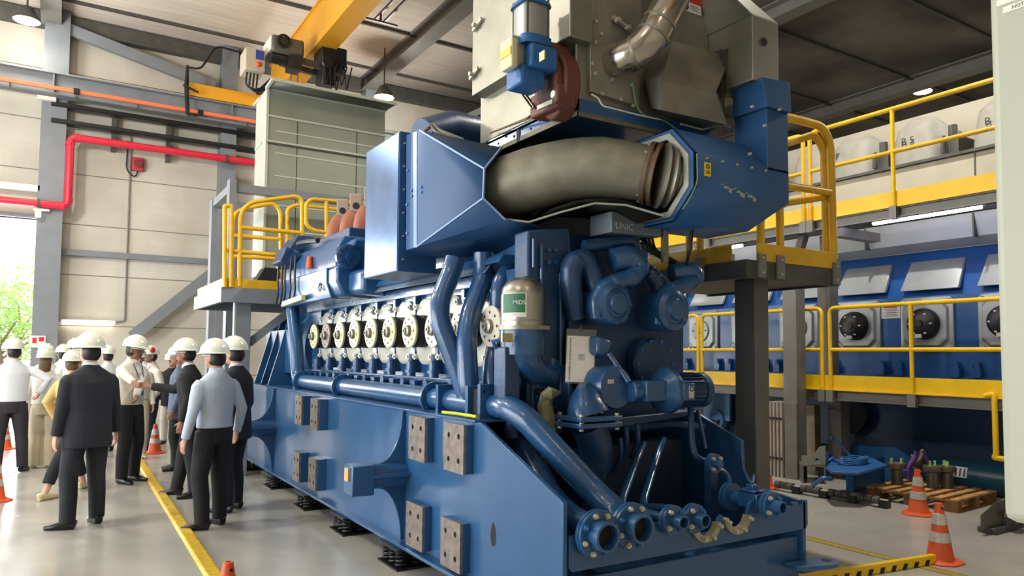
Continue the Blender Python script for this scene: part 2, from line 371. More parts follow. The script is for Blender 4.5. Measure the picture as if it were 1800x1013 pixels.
MB().tube([P(330, 118, 'Y', YR-.3), P(352, 122, 'Y', YR-.3), P(368, 100, 'Y', YR-.3), P(380, 80, 'Y', YR-.2), P(436, 96, 'Y', YR-.2)], .025, 8, bend=.4).build('power_cable', BLACK, cg)
q = P(652, 40, 'Z', 9.25); ft = thing('festoon_track', 'thin dark cable track running beside the yellow crane girder', 'cable track', (q.x, 12, 9.2))
for dx in (0, .22): MB().bb(q.x+dx-.02, q.x+dx+.02, 2, 15.4, 9.2, 9.26).build('track_bar', GREYD, ft)
for y in (6, 9, 12, 15): MB().bb(GX1-.04, q.x+.4, y-.02, y+.02, 9.02, 9.06).build('cross_arm', GREYD, ft); MB().bb(q.x-.02, q.x+.02, y-.02, y+.02, 9.05, 9.2).build('cross_arm', GREYD, ft)
hs = thing('crane_hoist', 'dark electric hoist with grey fan motor hanging beside the yellow crane girder', 'hoist', (4.4, 15, 8.3))
YH = 15.0
a, c = P(479, 58, 'Y', YH), P(535, 101, 'Y', YH)
MB().bb(a.x, c.x, YH, YH+.75, c.z, a.z).build('drum_housing', mat('hoist grey green', '#55564e', .45, .2), hs, bev=.05)
m_ = (a+c)/2; b = MB(); b.ring((m_.x-.1, YH-.02, m_.z+.06), (0, -1, 0), .14, .11, .06, 24); b.cyl((m_.x-.1, YH-.04, m_.z+.06), (m_.x-.1, YH, m_.z+.06), .085, 20); b.build('fan_cover', BLACKP, hs)
MB().bb(a.x-.02, a.x, YH+.05, YH+.7, c.z+.05, a.z-.03).build('side_plate', WHITE, hs)
b = MB(); b.cyl((a.x+.02, YH+.2, c.z-.06), (c.x-.1, YH+.2, c.z-.06), .13, 18); b.bb(a.x+.35, a.x+.6, YH-.05, YH+.3, c.z-.3, c.z-.02); b.build('winding_drum', BLACKP, hs)
for dx in (.42, .56): MB().tube([(a.x+dx, YH+.1, c.z-.2), (a.x+dx, YH+.1, c.z-3)], .012, 6).build('wire_rope', GREYD, hs)
b = MB(); b.bar((a.x+.3, YH+.15, c.z+.0), (GX1+.25, YH+.15, c.z-.1), .1, .12); b.bar((a.x+.3, YH+.6, c.z+.02), (GX1+.25, YH+.6, c.z-.1), .1, .12); b.build('trolley_frame', GREYD, hs)
e, g = P(566, 76, 'Y', YH), P(610, 120, 'Y', YH)
b = MB(); b.bb(e.x, g.x, YH, YH+.6, g.z, e.z); b.bb(e.x+.02, g.x-.25, YH-.02, YH+.5, g.z-.45, g.z); b.cyl((e.x+.12, YH-.08, g.z+.02), (e.x+.12, YH, g.z+.02), .14, 18); b.build('gearbox', BLACKP, hs, bev=.03)
b = MB()
for k in range(5):
    x = e.x+.05+.11*k; b.tube([(x, YH-.06, g.z-.05), (x+.02, YH-.1, g.z-.5-.08*(k % 3)), (x+.1, YH-.06, g.z-.25), (x+.16, YH-.05, g.z+.02)], .014, 6, bend=.15)
b.build('cable_loops', BLACK, hs)
bx = thing('crane_control_box', 'pale grey electrical box with blue label hanging left of the crane hoist', 'electrical box', (3.6, 15.4, 8.4))
a, c = P(434, 78, 'Y', 15.1), P(468, 124, 'Y', 15.1)
MB().bb(a.x, c.x, 15.2, 15.75, c.z, a.z).build('enclosure', mat('warm grey enclosure', '#b8ac98', .5), bx, bev=.02)
MB().bb(a.x+.2, a.x+.36, 15.19, 15.2, a.z-.22, a.z-.03).build('display_label', mat('dark blue label', '#2c3f8f', .4), bx)
MB().ell((a.x+.25, 15.18, c.z+.13), (.06, .04, .06), 12, 8).build('lamp_button', ORANGE, bx)
b = MB()
for k in range(4): b.tube([(a.x+.08+.07*k, 15.4, c.z), (a.x+.05+.07*k, 15.4, c.z-.3-.05*k), (a.x+.3+.05*k, 15.4, c.z-.35), (a.x+.55, 15.4, c.z-.05)], .02, 6, bend=.2)
b.build('cable_loops', BLACK, bx)
# wall services
for nm, y0, y1, lab in (('upper', 183, 240, 'black cable tray on brackets, upper of the two under the runway beam'), ('lower', 213, 265, 'black cable tray on brackets, lower of the two above the red pipe')):
    p0, p1 = P(90, y0, 'Y', 19.6), P(452, y1, 'Y', 19.6)
    z = (p0.z+p1.z)/2; b = MB(); b.bb(p0.x, 9, 19.5, 19.53, z-.05, z+.05); b.bb(p0.x, 9, 19.7, 19.73, z-.05, z+.05); b.bb(p0.x, 9, 19.5, 19.73, z-.055, z-.04)
    for k in range(5): b.tube([(p0.x, 19.55+.035*k, z-.01), (9, 19.55+.035*k, z-.01)], .018, 6)
    tag(b.build('cable_tray', BLACKP), lab, 'cable tray', 'cable trays on the back wall')
for k, (px, py) in enumerate(((201, 228), (297, 248), (396, 270))):
    q = P(px, py, 'Y', 19.75); tag(MB().bb(q.x-.05, q.x+.05, 19.74, 20, q.z-.5, q.z+.42).build('tray_bracket', GREYD), ('upright dark bracket behind the cable trays, nearest the red pipe bend', 'upright dark bracket behind the cable trays, above and right of the red alarm', 'upright dark bracket on the grey wall column behind the cable trays')[k], 'bracket', 'cable tray brackets')
rp = thing('fire_water_pipe', 'bright red fire water pipe bending up and along the back wall', 'pipe', (0, 19.5, 5))
pp = [P(-60, 352, 'Y', 19.4), P(119, 363, 'Y', 19.4), P(124, 241, 'Y', 19.4), P(452, 287, 'Y', 19.4), ]
pp[0].z = pp[1].z; pp[2].x = pp[1].x; pp[3].z = pp[2].z; pp[3].x = 12
MB().tube(pp, .085, 14, bend=.16).build('pipe_run', REDP, rp)
for q in (pp[1]+V((-.1, 0, 0)), pp[1]+V((0, 0, .15)), pp[2]+V((0, 0, -.15)), pp[2]+V((.15, 0, 0))):
    ax = (1, 0, 0) if abs(q.z-pp[1].z) < .01 or abs(q.z-pp[2].z) < .01 else (0, 0, 1); MB().cyl(q-V(ax)*.035, q+V(ax)*.035, .1, 14).build('coupling', REDP, rp)
for px in (70, 398): q = P(px, 300, 'Y', 19.4); z = pp[1].z if px < 100 else pp[2].z; b = MB(); b.ring((q.x, 19.4, z), (1, 0, 0), .11, .09, .05, 14); b.bb(q.x-.02, q.x+.02, 19.49, 19.6, z-.03, z+.03); b.build('pipe_clamp', GREYD, rp)
al = thing('fire_alarm_horn', 'red fire alarm horn with grey conduit on the pale wall', 'alarm', P(243, 290, 'Y', 19.95))
q = P(245, 289, 'Y', 19.9); MB().bb(q.x-.16, q.x+.1, 19.86, 19.99, q.z-.17, q.z+.17).build('alarm_body', mat('alarm red', '#b03a3a', .5), al, bev=.03)
MB().cyl((q.x-.03, 19.8, q.z), (q.x-.03, 19.87, q.z), .1, 18, .07).build('horn', mat('alarm dark red', '#7d2830', .5), al)
MB().tube([(q.x-.02, 19.93, q.z-.15), (q.x-.08, 19.93, q.z-.33), (q.x-.22, 19.93, q.z-.25), (q.x-.28, 19.95, q.z-.1), (q.x-.26, 19.95, q.z+.55)], .016, 8, bend=.1).build('flexible_lead', BLACK, al)
a, c = P(231, 235, 'Y', 19.96), P(221, 565, 'Y', 19.96)
tag(MB().tube([(a.x, 19.96, a.z), (a.x, 19.96, c.z), (a.x-.3, 19.96, c.z-.04)], .02, 8, bend=.06).build('conduit', GREYW), 'thin grey conduit dropping down the pale wall to the tube light', 'conduit')
tl = thing('wall_tube_light', 'glowing white tube light on the back wall above the hard hats', 'light', P(155, 567, 'Y', 19.9))
a, c = P(107, 566, 'Y', 19.92), P(203, 566, 'Y', 19.92)
MB().bb(a.x, c.x, 19.93, 19.99, a.z-.01, a.z+.06).build('housing', WHITE, tl); MB().tube([(a.x+.03, 19.9, a.z-.02), (c.x-.03, 19.9, a.z-.02)], .035, 10).build('tube', TUBEY, tl)
sg = thing('fire_equipment_sign', 'small red and white fire sign on the grey column by the doorway', 'sign', P(66, 601, 'Y', 19.5))
q = P(66, 602, 'Y', 19.53); MB().bb(q.x-.15, q.x+.15, 19.52, 19.545, q.z-.12, q.z+.15).build('plate', WHITE, sg); MB().bb(q.x-.1, q.x-.02, 19.51, 19.52, q.z-.02, q.z+.1).build('red_mark', REDP, sg); MB().bb(q.x+.02, q.x+.12, 19.51, 19.52, q.z+.02, q.z+.12).build('red_mark', REDP, sg)
wl = thing('door_flood_light', 'small white flood light on the column just below the red pipe', 'light', P(72, 374, 'Y', 19.5))
q = P(72, 372, 'Y', 19.45); b = MB(); b.bb(q.x-.14, q.x+.16, 19.4, 19.55, q.z+.02, q.z+.06); b.box((q.x-.05, 19.36, q.z-.08), (.12, .12, .14), (.3, 0, 0)); b.build('lamp_head', WHITE, wl)
jb = tag(MB().bb(*[f(P(81, 170, 'Y', 19.45).x) for f in (lambda x: x-.17, lambda x: x+.2)], 19.4, 19.54, P(81, 170, 'Y', 19.45).z-.08, P(81, 170, 'Y', 19.45).z+.09).build('junction_box', WHITE, bev=.01), 'white junction box on the grey column above the cable trays', 'box')
q = P(40, 327, 'Y', 19.5)
tag(MB().bb(-3, P(70, 327, 'Y', 19.5).x, 19.55, 19.75, q.z-.06, q.z+.06).build('cable_tray', WHITE), 'short white cable tray over the bright doorway', 'cable tray')
# lamps
def highbay(x, y, z, label, r=.26, up=True):
    t = thing('high_bay_lamp', label, 'lamp', (x, y, z), 'high bay lamps')
    b = MB(); b.lathe([(.09, .3), (.12, .28), (r, .02), (r, -.01), (r-.02, 0), (r-.02, .02), (.09, .26)], (x, y, z), (0, 0, 1), 24); b.build('reflector', GREYD, t)
    MB().lathe([(0, -.015), (r-.03, -.015), (r-.03, .02), (0, .02)], (x, y, z), (0, 0, 1), 24).build('lens', LAMPW, t)
    MB().cyl((x, y, z+.29), (x, y, ZC), .02, 8).build('suspension_rod', GREYD, t)
    l = bpy.data.lights.new('lamp_light', 'POINT' if up else 'SPOT'); l.energy = 1; l.shadow_soft_size = .2; l.color = (1, .96, .88)
    if not up: l.spot_size = R(150); l.spot_blend = .6
    o = bpy.data.objects.new('lamp_light', l); COL.objects.link(o); o.location = (x, y, z-.3); o.parent = None; return l
HB = []
for (px, py, ax, v, lab) in ((47, 36, 'Y', 18.6, 'glowing high bay lamp in the upper left corner of the hall'), (675, 171, 'Y', 17.5, 'glowing high bay lamp above the galvanised duct'), (1622, 161, 'Z', 9.35, 'glowing high bay lamp over the far right engine')):
    q = P(px, py, ax, v); HB.append(highbay(q.x, q.y, q.z, lab, up=px < 1000))
# ground and trees beyond the doorway
tag(MB().bb(-60, 60, 20.3, 120, -.25, -.03).build('yard_ground', mat('pale yard', '#cfcdbb', .9)), 'pale sunlit yard outside the open doorway', 'ground')['kind'] = 'structure'
LEAF = mat('tree leaves', '#c3d98a', .6, 0, .45, 1.5, col2='#8db860'); BARK = mat('tree bark', '#6b5a47', .8)
def tree(x, y, h, w, label, seed):
    rr = random.Random(seed); t = thing('garden_tree', label, 'tree', (x, y, -.03), 'trees outside the doorway')
    b = MB(); b.tube([(x, y, -.03), (x+.1, y, h*.35), (x-.1, y, h*.7)], [.16, .11, .05], 8)
    for k in range(6): a = k*1.05; b.tube([(x, y, h*.35+.1*k), (x+math.cos(a)*w*.5, y+math.sin(a)*w*.5, h*.6+.12*k)], [.06, .02], 6)
    b.build('trunk', BARK, t); b = MB()
    for k in range(2600):
        a, e, q = rr.uniform(0, 2*PI), rr.uniform(-1, 1), rr.uniform(.5, 1)**.5
        g = rr.random(); lob = V((math.cos(int(g*7)*.9)*w*.42, math.sin(int(g*7)*.9)*w*.42, h*(.55+.07*int(g*7))))
        c = V((x, y, 0))+lob+V((math.cos(a)*math.sqrt(1-e*e)*w*.42*q, math.sin(a)*math.sqrt(1-e*e)*w*.42*q, e*h*.2*q))
        d = V((rr.gauss(0, 1), rr.gauss(0, 1), rr.gauss(0, .6))).normalized(); u, v_, _ = basis(d); s = rr.uniform(.06, .13)
        b.add([c-u*s, c-v_*s*.4, c+u*s, c+v_*s*.4], [(0, 1, 2, 3)])
    b.build('foliage', LEAF, t, ang=180)
tree(-1.9, 33, 3.6, 2.3, 'pale green tree outside the doorway nearest the door post', 3)
tree(-1.9, 50, 6.0, 3.4, 'tall pale tree standing far behind the nearer tree outside the doorway', 5)
# floor markings
c0, c1, c2, c3 = P(234, 806, 'Z', 0), P(248, 803, 'Z', 0), P(388, 1005, 'Z', 0), P(352, 1005, 'Z', 0)
def ext(a, b, y): t = (y-a.y)/(b.y-a.y); return a+(b-a)*t
L0, L1 = ext(c0, c3, 4.6), ext(c1, c2, 4.6)
MB_ = MB(); h = .028
MB_.hexa([c0, c1, L1, L0, c0+V((.02, 0, h)), c1+V((-.02, 0, h)), L1+V((-.02, 0, h)), L0+V((.02, 0, h))])
tag(MB_.build('cable_cover_strip', mat('worn yellow floor paint', '#e3bb2f', .45, 0, .3, 14), bev=.006), 'raised yellow strip running along the floor beside the people', 'floor strip')
a, c = P(1415, 945, 'Z', .001), P(1700, 1016, 'Z', .001); d = (c-a).normalized(); n_ = V((-d.y, d.x, 0)); a = a-d*1.2; c = c+d*1.5
b = MB(); b.add([a-n_*.05, c-n_*.05, c+n_*.05, a+n_*.05], [(0, 1, 2, 3)]); b.use(1)
for s in (-1, 1): b.add([a+n_*.05*s+V((0, 0, .0004)), c+n_*.05*s+V((0, 0, .0004)), c+n_*.058*s+V((0, 0, .0004)), a+n_*.058*s+V((0, 0, .0004))], [(0, 1, 2, 3)])
struct(tag(b.build('floor_line', [mat('dull yellow line', '#b39b2a', .5, 0, .35, 20), INK], at=(0, 0, .001)), 'dull yellow line taped on the floor by the cones', 'floor line'))
# ------------------------------------------------------------------ the big blue engine on its base frame
EN = thing('diesel_engine', 'huge blue diesel engine on a blue base frame in the middle of the hall', 'engine', (3.45, 3.31, .17))
BX0, BX1, BY0, BY1 = 2.4, 4.5, 3.31, 11.6
ZT = 1.222
q = P(1310, 850, 'X', BX1); q2 = P(1308, 775, 'X', BX1); q3 = P(1222, 722, 'X', BX1)
b = MB()
b.prism([(BX0, BY0, .18), (BX0, BY0, .862), (BX0, 4.24, ZT), (BX0, BY1, ZT), (BX0, BY1, .18)], (.03, 0, 0))
yk = q2.y
b.prism([(BX1, BY0, .18), (BX1, BY0, .665), (BX1, yk-.16, .70), (BX1, yk-.06, .74), (BX1, yk-.01, .82), (BX1, yk, q2.z), (BX1, q3.y, q3.z), (BX1, q3.y+.1, ZT), (BX1, BY1, ZT), (BX1, BY1, .18)], (-.03, 0, 0))
b.bb(BX0-.09, BX0+.03, BY0+.2, BY1, .165, .19); b.bb(BX1-.03, BX1+.09, BY0, BY1, .165, .19)
b.bb(BX0-.015, BX0+.38, 4.3, BY1, ZT-.005, ZT+.012); b.bb(BX1-.4, BX1, 4.6, BY1, ZT-.005, ZT+.012)
b.bb(BX0+.03, BX1-.03, 3.36, BY1, .3, .33); b.bb(BX0+.03, BX1-.03, BY1-.03, BY1, .18, ZT)
for x in (2.95, 3.9): b.bb(x, x+.03, 4.4, BY1, .3, ZT-.1)
b.bb(BX0+.03, BX1-.03, 5.35, 5.38, .3, ZT-.25)
BASE = b.build('base_frame', BLUE, EN, bev=.004)
# front cross plates
tz = .672
b = MB(); b.prism([(2.465, 3.31, .475), (2.44, 3.31, .50), (2.44, 3.31, .672), (3.42, 3.31, .672), (3.42, 3.31, .60)]+[(3.50+.115*math.cos(R(t)), 3.31, .64+.115*math.sin(R(t))) for t in range(200, 341, 20)]+
        [(3.63, 3.31, .64), (3.66, 3.31, .66)]+[(3.785+.115*math.cos(R(t)), 3.31, .655+.115*math.sin(R(t))) for t in range(190, 351, 20)]+
        [(3.92, 3.31, .70), (3.98, 3.31, .74), (4.02, 3.31, .70)]+[(4.13+.1*math.cos(R(t)), 3.31, .70+.1*math.sin(R(t))) for t in range(200, 341, 20)]+
        [(4.26, 3.31, .655), (4.29, 3.31, .66), (4.29, 3.31, .645), (4.36, 3.31, .645), (4.36, 3.31, .665), (4.42, 3.31, .665), (4.42, 3.31, .645), (4.46, 3.31, .645), (4.47, 3.31, .675), (4.52, 3.31, .67), (4.52, 3.31, .50), (4.50, 3.31, .475)], (0, .025, 0))
b.build('front_pipe_plate', BLUE, EN)
b = MB(); b.bb(BX0+.04, 4.46, 3.345, 3.37, .1, .418); b.bb(BX0+.04, 4.46, 3.5, 3.52, .43, .5); b.build('front_cross_beam', BLUE, EN)
b = MB(); L = [(4.28, 3.22), (4.52, 3.14)]+[(4.60+.085*math.cos(R(t)), 3.225+.085*math.sin(R(t))) for t in range(-80, 91, 17)]+[(4.3, 3.345)]
b.rings([[V((x, y, .232)) for x, y in L], [V((x, y, .262)) for x, y in L]]); b.build('lifting_lug', BLUE, EN, bev=.003)
MB().cyl((4.6, 3.225, .2625), (4.6, 3.225, .2635), .035, 20).build('lug_hole', DARKIN, EN)
MB().bb(4.34, 4.54, 3.28, 3.345, .085, .125).build('foot_plate', BLUE, EN)
q = P(867, 940, 'X', BX0-.001); b = MB(); b.rings([[V((BX0-.001, q.y+.034*math.cos(a)*(1-.25*math.sin(a)), q.z+.075*math.sin(a))) for a in [2*PI*k/24 for k in range(24)]], [V((BX0-.0005, q.y+.034*math.cos(a)*(1-.25*math.sin(a)), q.z+.075*math.sin(a))) for a in [2*PI*k/24 for k in range(24)]]]); b.build('keyhole_opening', DARKIN, EN)
q = P(829, 756, 'X', BX0); MB().bb(BX0-.004, BX0, q.y-.03, q.y+.03, q.z-.05, q.z+.05).build('serial_sticker', mat('violet sticker', '#3b3f97', .3), EN)
# machined pads
for (l, t, r_, bt) in ((718, 741, 746, 802), (777, 753, 817, 822), (714, 893, 741, 957), (775, 920, 807, 996), (517, 701, 531, 741), (545, 708, 558, 749), (513, 800, 527, 841), (540, 811, 556, 856)):
    far = l < 600; xo = BX0-(.11 if far else .075); a, c = P(l, t, 'X', xo), P(r_, bt, 'X', xo); pa = P((l+r_)/2, (t+bt)/2, 'X', xo)
    hy, hz = (.145, .165) if not far else (.125, .16)
    p = MB().bb(xo+.02, BX0, pa.y-hy, pa.y+hy, pa.z-hz, pa.z+hz).build('mounting_pad', BLUE, EN, bev=.004)
    MB().holes((xo, pa.y+hy, pa.z-hz), (0, -1, 0), (0, 0, 1), (hy, hz), 2, 2, .02, .021).build('machined_face', MACH, p)
# trunnion arms
for (yy, xe) in ((5.47, 1.98), (9.62, 1.93)):
    zc = .715; c = []
    for t in range(0, 91, 10): a = R(t); c.append((xe+.13+ (BX0-xe-.13)*(1-math.cos(a)), zc+.09+(.40)*(1-math.sin(PI/2-a)) if False else zc+.09+.40*(1-math.cos(a))**1.0 if False else zc+.085))
    up = [(xe+.2+(BX0-.03-xe-.2)*math.sin(R(t)), zc+.1+.40*(1-math.cos(R(t)))) for t in range(0, 91, 10)]
    dn = [(xe+.2+(BX0-.03-xe-.2)*math.sin(R(t)), zc-.1-.42*(1-math.cos(R(t)))) for t in range(90, -1, -10)]
    poly = up+[(BX0, zc+.5), (BX0, zc-.52)]+dn
    tr = MB().prism([(x, yy, z) for x, z in poly], (0, .03, 0)).build('trunnion_gusset', BLUE, EN, bev=.003)
    b = MB(); b.cyl((xe+.12, yy+.02, zc), (BX0, yy+.02, zc), .1, 24); b.prism([(xe+.12, yy-.1, zc+.0), (BX0, yy-.12, zc), (BX0, yy+.16, zc), (xe+.12, yy+.14, zc)], (0, 0, .03)); b.build('trunnion_pin', BLUE, tr)
    b = MB(); b.bb(xe-.05, xe+.13, yy-.09, yy+.11, zc-.13, zc+.1); b.build('pin_end_block', BLUE, tr, bev=.01)
    MB().bb(xe-.065, xe-.05, yy-.03, yy+.05, zc-.02, zc+.08).build('pin_end_wood', mat('pale timber', '#d9a86a', .7), tr)
# crankcase with the row of covers
YC = [9.08-.49*k for k in range(10)]
b = MB(); b.bb(2.93, 4.05, 4.42, 9.9, 1.15, 2.6); b.bb(2.86, 2.95, 4.42, 9.9, 2.22, 2.32); b.bb(2.80, 2.95, 4.42, 9.8, 1.38, 1.47)
for y in [9.08-.49*(k-.5) for k in range(11)]: b.bb(2.87, 2.95, y-.03, y+.03, 1.5, 2.25)
b.build('crankcase', BLUEC, EN, bev=.008)
b = MB(); b.bb(2.62, 2.97, 4.55, 9.6, 1.225, 1.33); 
for y in YC: b.bb(2.74, 2.9, y+.13, y+.19, 1.3, 1.45)
b.build('hot_box_ledge', BLUE, EN)
cov0 = None
for k, y in enumerate(YC):
    zc = 1.885; hw, hh, rr_ = .215, .305, .17
    def outline(x, hw=hw, hh=hh, rr_=rr_, y=y, zc=zc):
        pts = []
        for cx, cz, a0 in ((hw-rr_, hh-rr_, 0), (-hw+rr_, hh-rr_, 90), (-hw+rr_, -hh+rr_, 180), (hw-rr_, -hh+rr_, 270)):
            pts += [V((x, y+cx+rr_*math.cos(R(a0+t)), zc+cz+rr_*math.sin(R(a0+t)))) for t in range(0, 91, 15)]
        return pts
    if k in (0,):
        b = MB(); b.rings([outline(2.93), outline(2.885), outline(2.875, hw-.02, hh-.02, rr_-.02), outline(2.87, hw-.03, hh-.03, rr_-.03)])
        for sy in (-1, 1):
            for sz in (-1, 1): b.cyl((2.89, y+sy*.17, zc+sz*.235), (2.845, y+sy*.17, zc+sz*.235), .028, 10); b.cyl((2.846, y+sy*.17, zc+sz*.235), (2.83, y+sy*.17, zc+sz*.235), .016, 6)
        cov = cov0 = b.build('crankcase_cover', COVER, EN)
        DRUM0 = MB().lathe([(.15, 0), (.15, .05), (.14, .055), (.14, .08), (.15, .085), (.15, .125), (.13, .14)], (2.875, y, zc), (-1, 0, 0), 28).build('relief_valve_drum', BLACK, cov)
    else:
        cov = cov0.copy(); COL.objects.link(cov); cov.parent = EN; cov.location = (0, y-YC[0], 0)
        for g in (DRUM0,): d = g.copy(); COL.objects.link(d); d.parent = cov
    off = cov.location.y; x = 2.735
    WLOC[cov] = WLOC[EN]
    dm = MACH if k == 1 else (DISCY if k < 7 else DISCB)
    DB = MB(); DB.lathe([(.151, 0), (.155, .008), (.155, .02), (.148, .026), (.06, .026)], (x, YC[0], zc), (-1, 0, 0), 32); DB.use(1)
    b = MB(); b.lathe([(.056, 0), (.05, .03), (.028, .04), (.028, .055), (.015, .055), (.015, .045)], (x-.024, YC[0], zc), (-1, 0, 0), 20); b.build('valve_hub', STEEL, cov)
    for t in range(0, 360, 45): DB.cyl((x-.024, YC[0]+.105*math.cos(R(t)), zc+.105*math.sin(R(t))), (x-.0285, YC[0]+.105*math.cos(R(t)), zc+.105*math.sin(R(t))), .011, 8)
    DB.build('relief_valve_disc', [dm, INK], cov)
# stubs, injectors and fuel line under the covers
for k, y in enumerate(YC):
    b = MB(); b.cyl((2.845, y+.24, 1.47), (2.845, y+.24, 1.6), .045, 14); b.cyl((2.845, y+.24, 1.5), (2.845, y+.24, 1.53), .06, 14); b.cyl((2.845, y+.24, 1.6), (2.87, y+.24, 1.66), .03, 10)
    b.build('drain_stub', BLUEC, EN)
    b = MB(); b.cyl((2.8, y+.1, 1.42), (2.70, y+.1, 1.42), .035, 12); b.cyl((2.72, y+.1, 1.42), (2.69, y+.1, 1.42), .042, 12); b.cyl((2.80, y+.02, 1.425), (2.74, y+.02, 1.425), .025, 10); b.bb(2.72, 2.8, y-.12, y-.02, 1.38, 1.44)
    b.build('pipe_fitting', BLUEC, EN)
# charge air module above the covers
b = MB(); b.prism([(2.78, 4.6, 2.42), (2.78, 7.55, 2.42), (2.74, 7.55, 2.36), (2.74, 4.6, 2.36)], (.35, 0, 0)); b.build('cable_ledge', BLUE, EN)
b = MB(); b.holes((2.735, 7.5, 2.30), (0, -1, 0), (.08, 0, .1), (.06, .06), 45, 2, .018, .004); b.build('perforated_cable_tray', mat('grey blue tray', '#8fa2b8', .35, .5), EN)
XM = 2.45
a, c = P(574, 470, 'X', XM), P(488, 470, 'X', XM)     # near and far ends of the lit long side
yn, yf = a.y, c.y
zm = [P(574, v, 'X', XM).z for v in (519, 497, 471, 437)]
b = MB()
b.prism([(XM+.06, yn, zm[0]-.03), (XM, yn, zm[1]), (XM, yn, zm[2]), (XM+.1, yn, zm[2]+.02), (XM+.1, yn, zm[3]), (XM+.2, yn, zm[3]+.16), (3.2, yn, zm[3]+.16), (3.2, yn, zm[0]-.03)], (0, yf-yn, 0))
b.build('charge_air_housing', BLUE, EN, bev=.012)
b = MB(); b.prism([(XM+.02, yn+.02, zm[1]), (XM+.1, yn+.02, zm[0]-.02), (2.92, yn+.02, zm[0]-.04), (2.98, yn+.02, zm[2]+.1), (2.9, yn+.02, zm[3]+.1), (XM+.22, yn+.02, zm[3]+.1), (XM+.1, yn+.02, zm[2]+.02), (XM+.02, yn+.02, zm[2])], (0, -.3, 0)); b.build('charge_air_end_cover', BLUE, EN, bev=.03)
b = MB(); b.prism([(2.6, yn-.25, zm[0]), (3.0, yn-.25, zm[0]-.02), (3.0, yn-.25, zm[2]), (2.6, yn-.25, zm[2]-.05)], (0, -.45, -.02)); b.build('charge_air_duct', BLUE, EN, bev=.05)
q = P(612, 452, 'Y', yn-.3); b = MB(); b.lathe([(.135, -.02), (.135, .03), (.12, .04), (.04, .04), (.035, .055), (0, .055)], (q.x, yn-.29, q.z), (0, -1, 0), 24); b.bolts((q.x, yn-.33, q.z), (0, -1, 0), .105, 10, .012, .012); b.build('round_inspection_cover', BLUEC, EN)
b = MB(); zz = zm[3]+.16
b.bb(XM+.28, 3.2, yn+.1, yf-.2, zz, zz+.12); b.prism([(XM+.05, yf-.25, zm[3]), (XM+.05, yf-.25, zm[3]+.2), (XM+.2, yf-.25, zm[3]+.42), (2.95, yf-.25, zm[3]+.42), (2.95, yf-.25, zm[3])], (0, .55, 0))
b.build('actuator_housing', BLUED, EN, bev=.015)
b = MB(); b.box((XM+.02, yf-.35, zm[3]+.08), (.2, .4, .22), (0, R(20), 0)); b.build('actuator_box', BLUED, EN, bev=.02)
b = MB()
for dy in (.15, .35, .5, .75, .95): b.tube([(XM-.02, yf-dy, zm[3]+.05), (XM-.03, yf-dy, zm[2]), (XM-.03, yf-dy-.05, zm[1]), (XM-.02, yf-dy+.1, zm[0])], .012, 6, bend=.08)
b.tube([(XM+.1, yf-.6, zm[3]+.25), (XM+.12, yf-.9, zm[3]+.24), (XM+.14, yf-1.3, zm[3]+.2)], .03, 8)
b.build('control_leads', BLACKP, EN)
q = P(546, 463, 'X', XM+.08); MB().cyl((XM+.07, q.y, q.z-.06), (XM+.07, q.y, q.z+.08), .05, 14, .03).build('orange_cap', ORANGE, EN)
a = P(499, 535, 'X', XM-.02); c = P(533, 523, 'X', XM-.02); MB().bar(a, c, .05, .06).build('yellowish_strip', DISCY, EN)
q = P(563, 505, 'X', XM); b = MB(); b.ring((XM-.004, q.y, q.z), (1, 0, 0), .05, .035, .01, 20); b.build('ring_mark', INK, EN)
# oxide red exhaust elbows with open flanges
for k, (px, py) in enumerate(((590, 424), (613, 418), (638, 412))):
    X0 = 2.95; q = P(px-4, py, 'X', X0); b = MB()
    u = V((.857, -.514, 0)).normalized(); w = V((.1, -.35, .93)); w = (w-u*w.dot(u)).normalized(); n_ = u.cross(w).normalized(); c = q+V((.12, 0, .41))
    b.tube([q-V((0, 0, .1)), q+V((.0, .02, .2)), c-n_*.14-w*.06, c-w*.03], [.085, .085, .085, .09], 18, bend=.14); b.cyl(q+V((0, 0, .0)), q+V((0, 0, .04)), .12, 18)
    e = b.build('exhaust_elbow', TERRA, EN)
    pass
    b = MB(); b.hexa([c+u*x*.075+w*y*.145+n_*z for z in (-.02, .03) for x, y in ((-1, -1), (1, -1), (1, 1), (-1, 1))]); b.build('elbow_flange', mat('pale oxide face', '#a08a7a', .6), e, bev=.01)
    MB().cyl(c+n_*.03, c+n_*.034, .042, 20).build('elbow_opening', DARKIN, e)
b = MB()
for k in range(3): b.bb(2.78, 3.1, 7.15-.45*k, 7.5-.45*k, zz, zz+.3)
b.build('cylinder_head', BLUE, EN, bev=.02)
b = MB(); b.bb(2.95, 4.05, 5.2, 9.6, 2.58, 2.95); b.build('engine_top_deck', BLUED, EN, bev=.02)
# long cooling pipe beside the covers
XL = 2.6; a, c = P(530, 676, 'X', XL), P(842, 722, 'X', XL); zl = (P(600, 680, 'X', XL).z+P(760, 698, 'X', XL).z)/2
g = P(527, 560, 'X', XL)
MB().tube([(XL, g.y+.35, 2.25), (XL, g.y+.12, 1.75), (XL, g.y+.03, zl), (XL, 4.62, zl)], .085, 20, bend=.16).build('cooling_water_pipe', BLUE, EN)
for px in (533, 603, 764): y = P(px, 690, 'X', XL).y; b = MB(); b.ring((XL, y, zl), (0, 1, 0), .13, .07, .035, 28); b.bb(XL-.03, XL+.03, y-.02, y+.02, ZT, zl-.1); b.bolts((XL, y-.02, zl), (0, -1, 0), .11, 8, .012, .01); b.build('pipe_flange', BLUE, EN)
y = P(792, 700, 'X', XL).y
for dy in (0, .0): pass
b = MB(); b.bb(XL-.12, XL+.12, y-.02, y+.02, zl-.12, zl+.12)
b.build('square_flange', BLUE, EN, bev=.004)
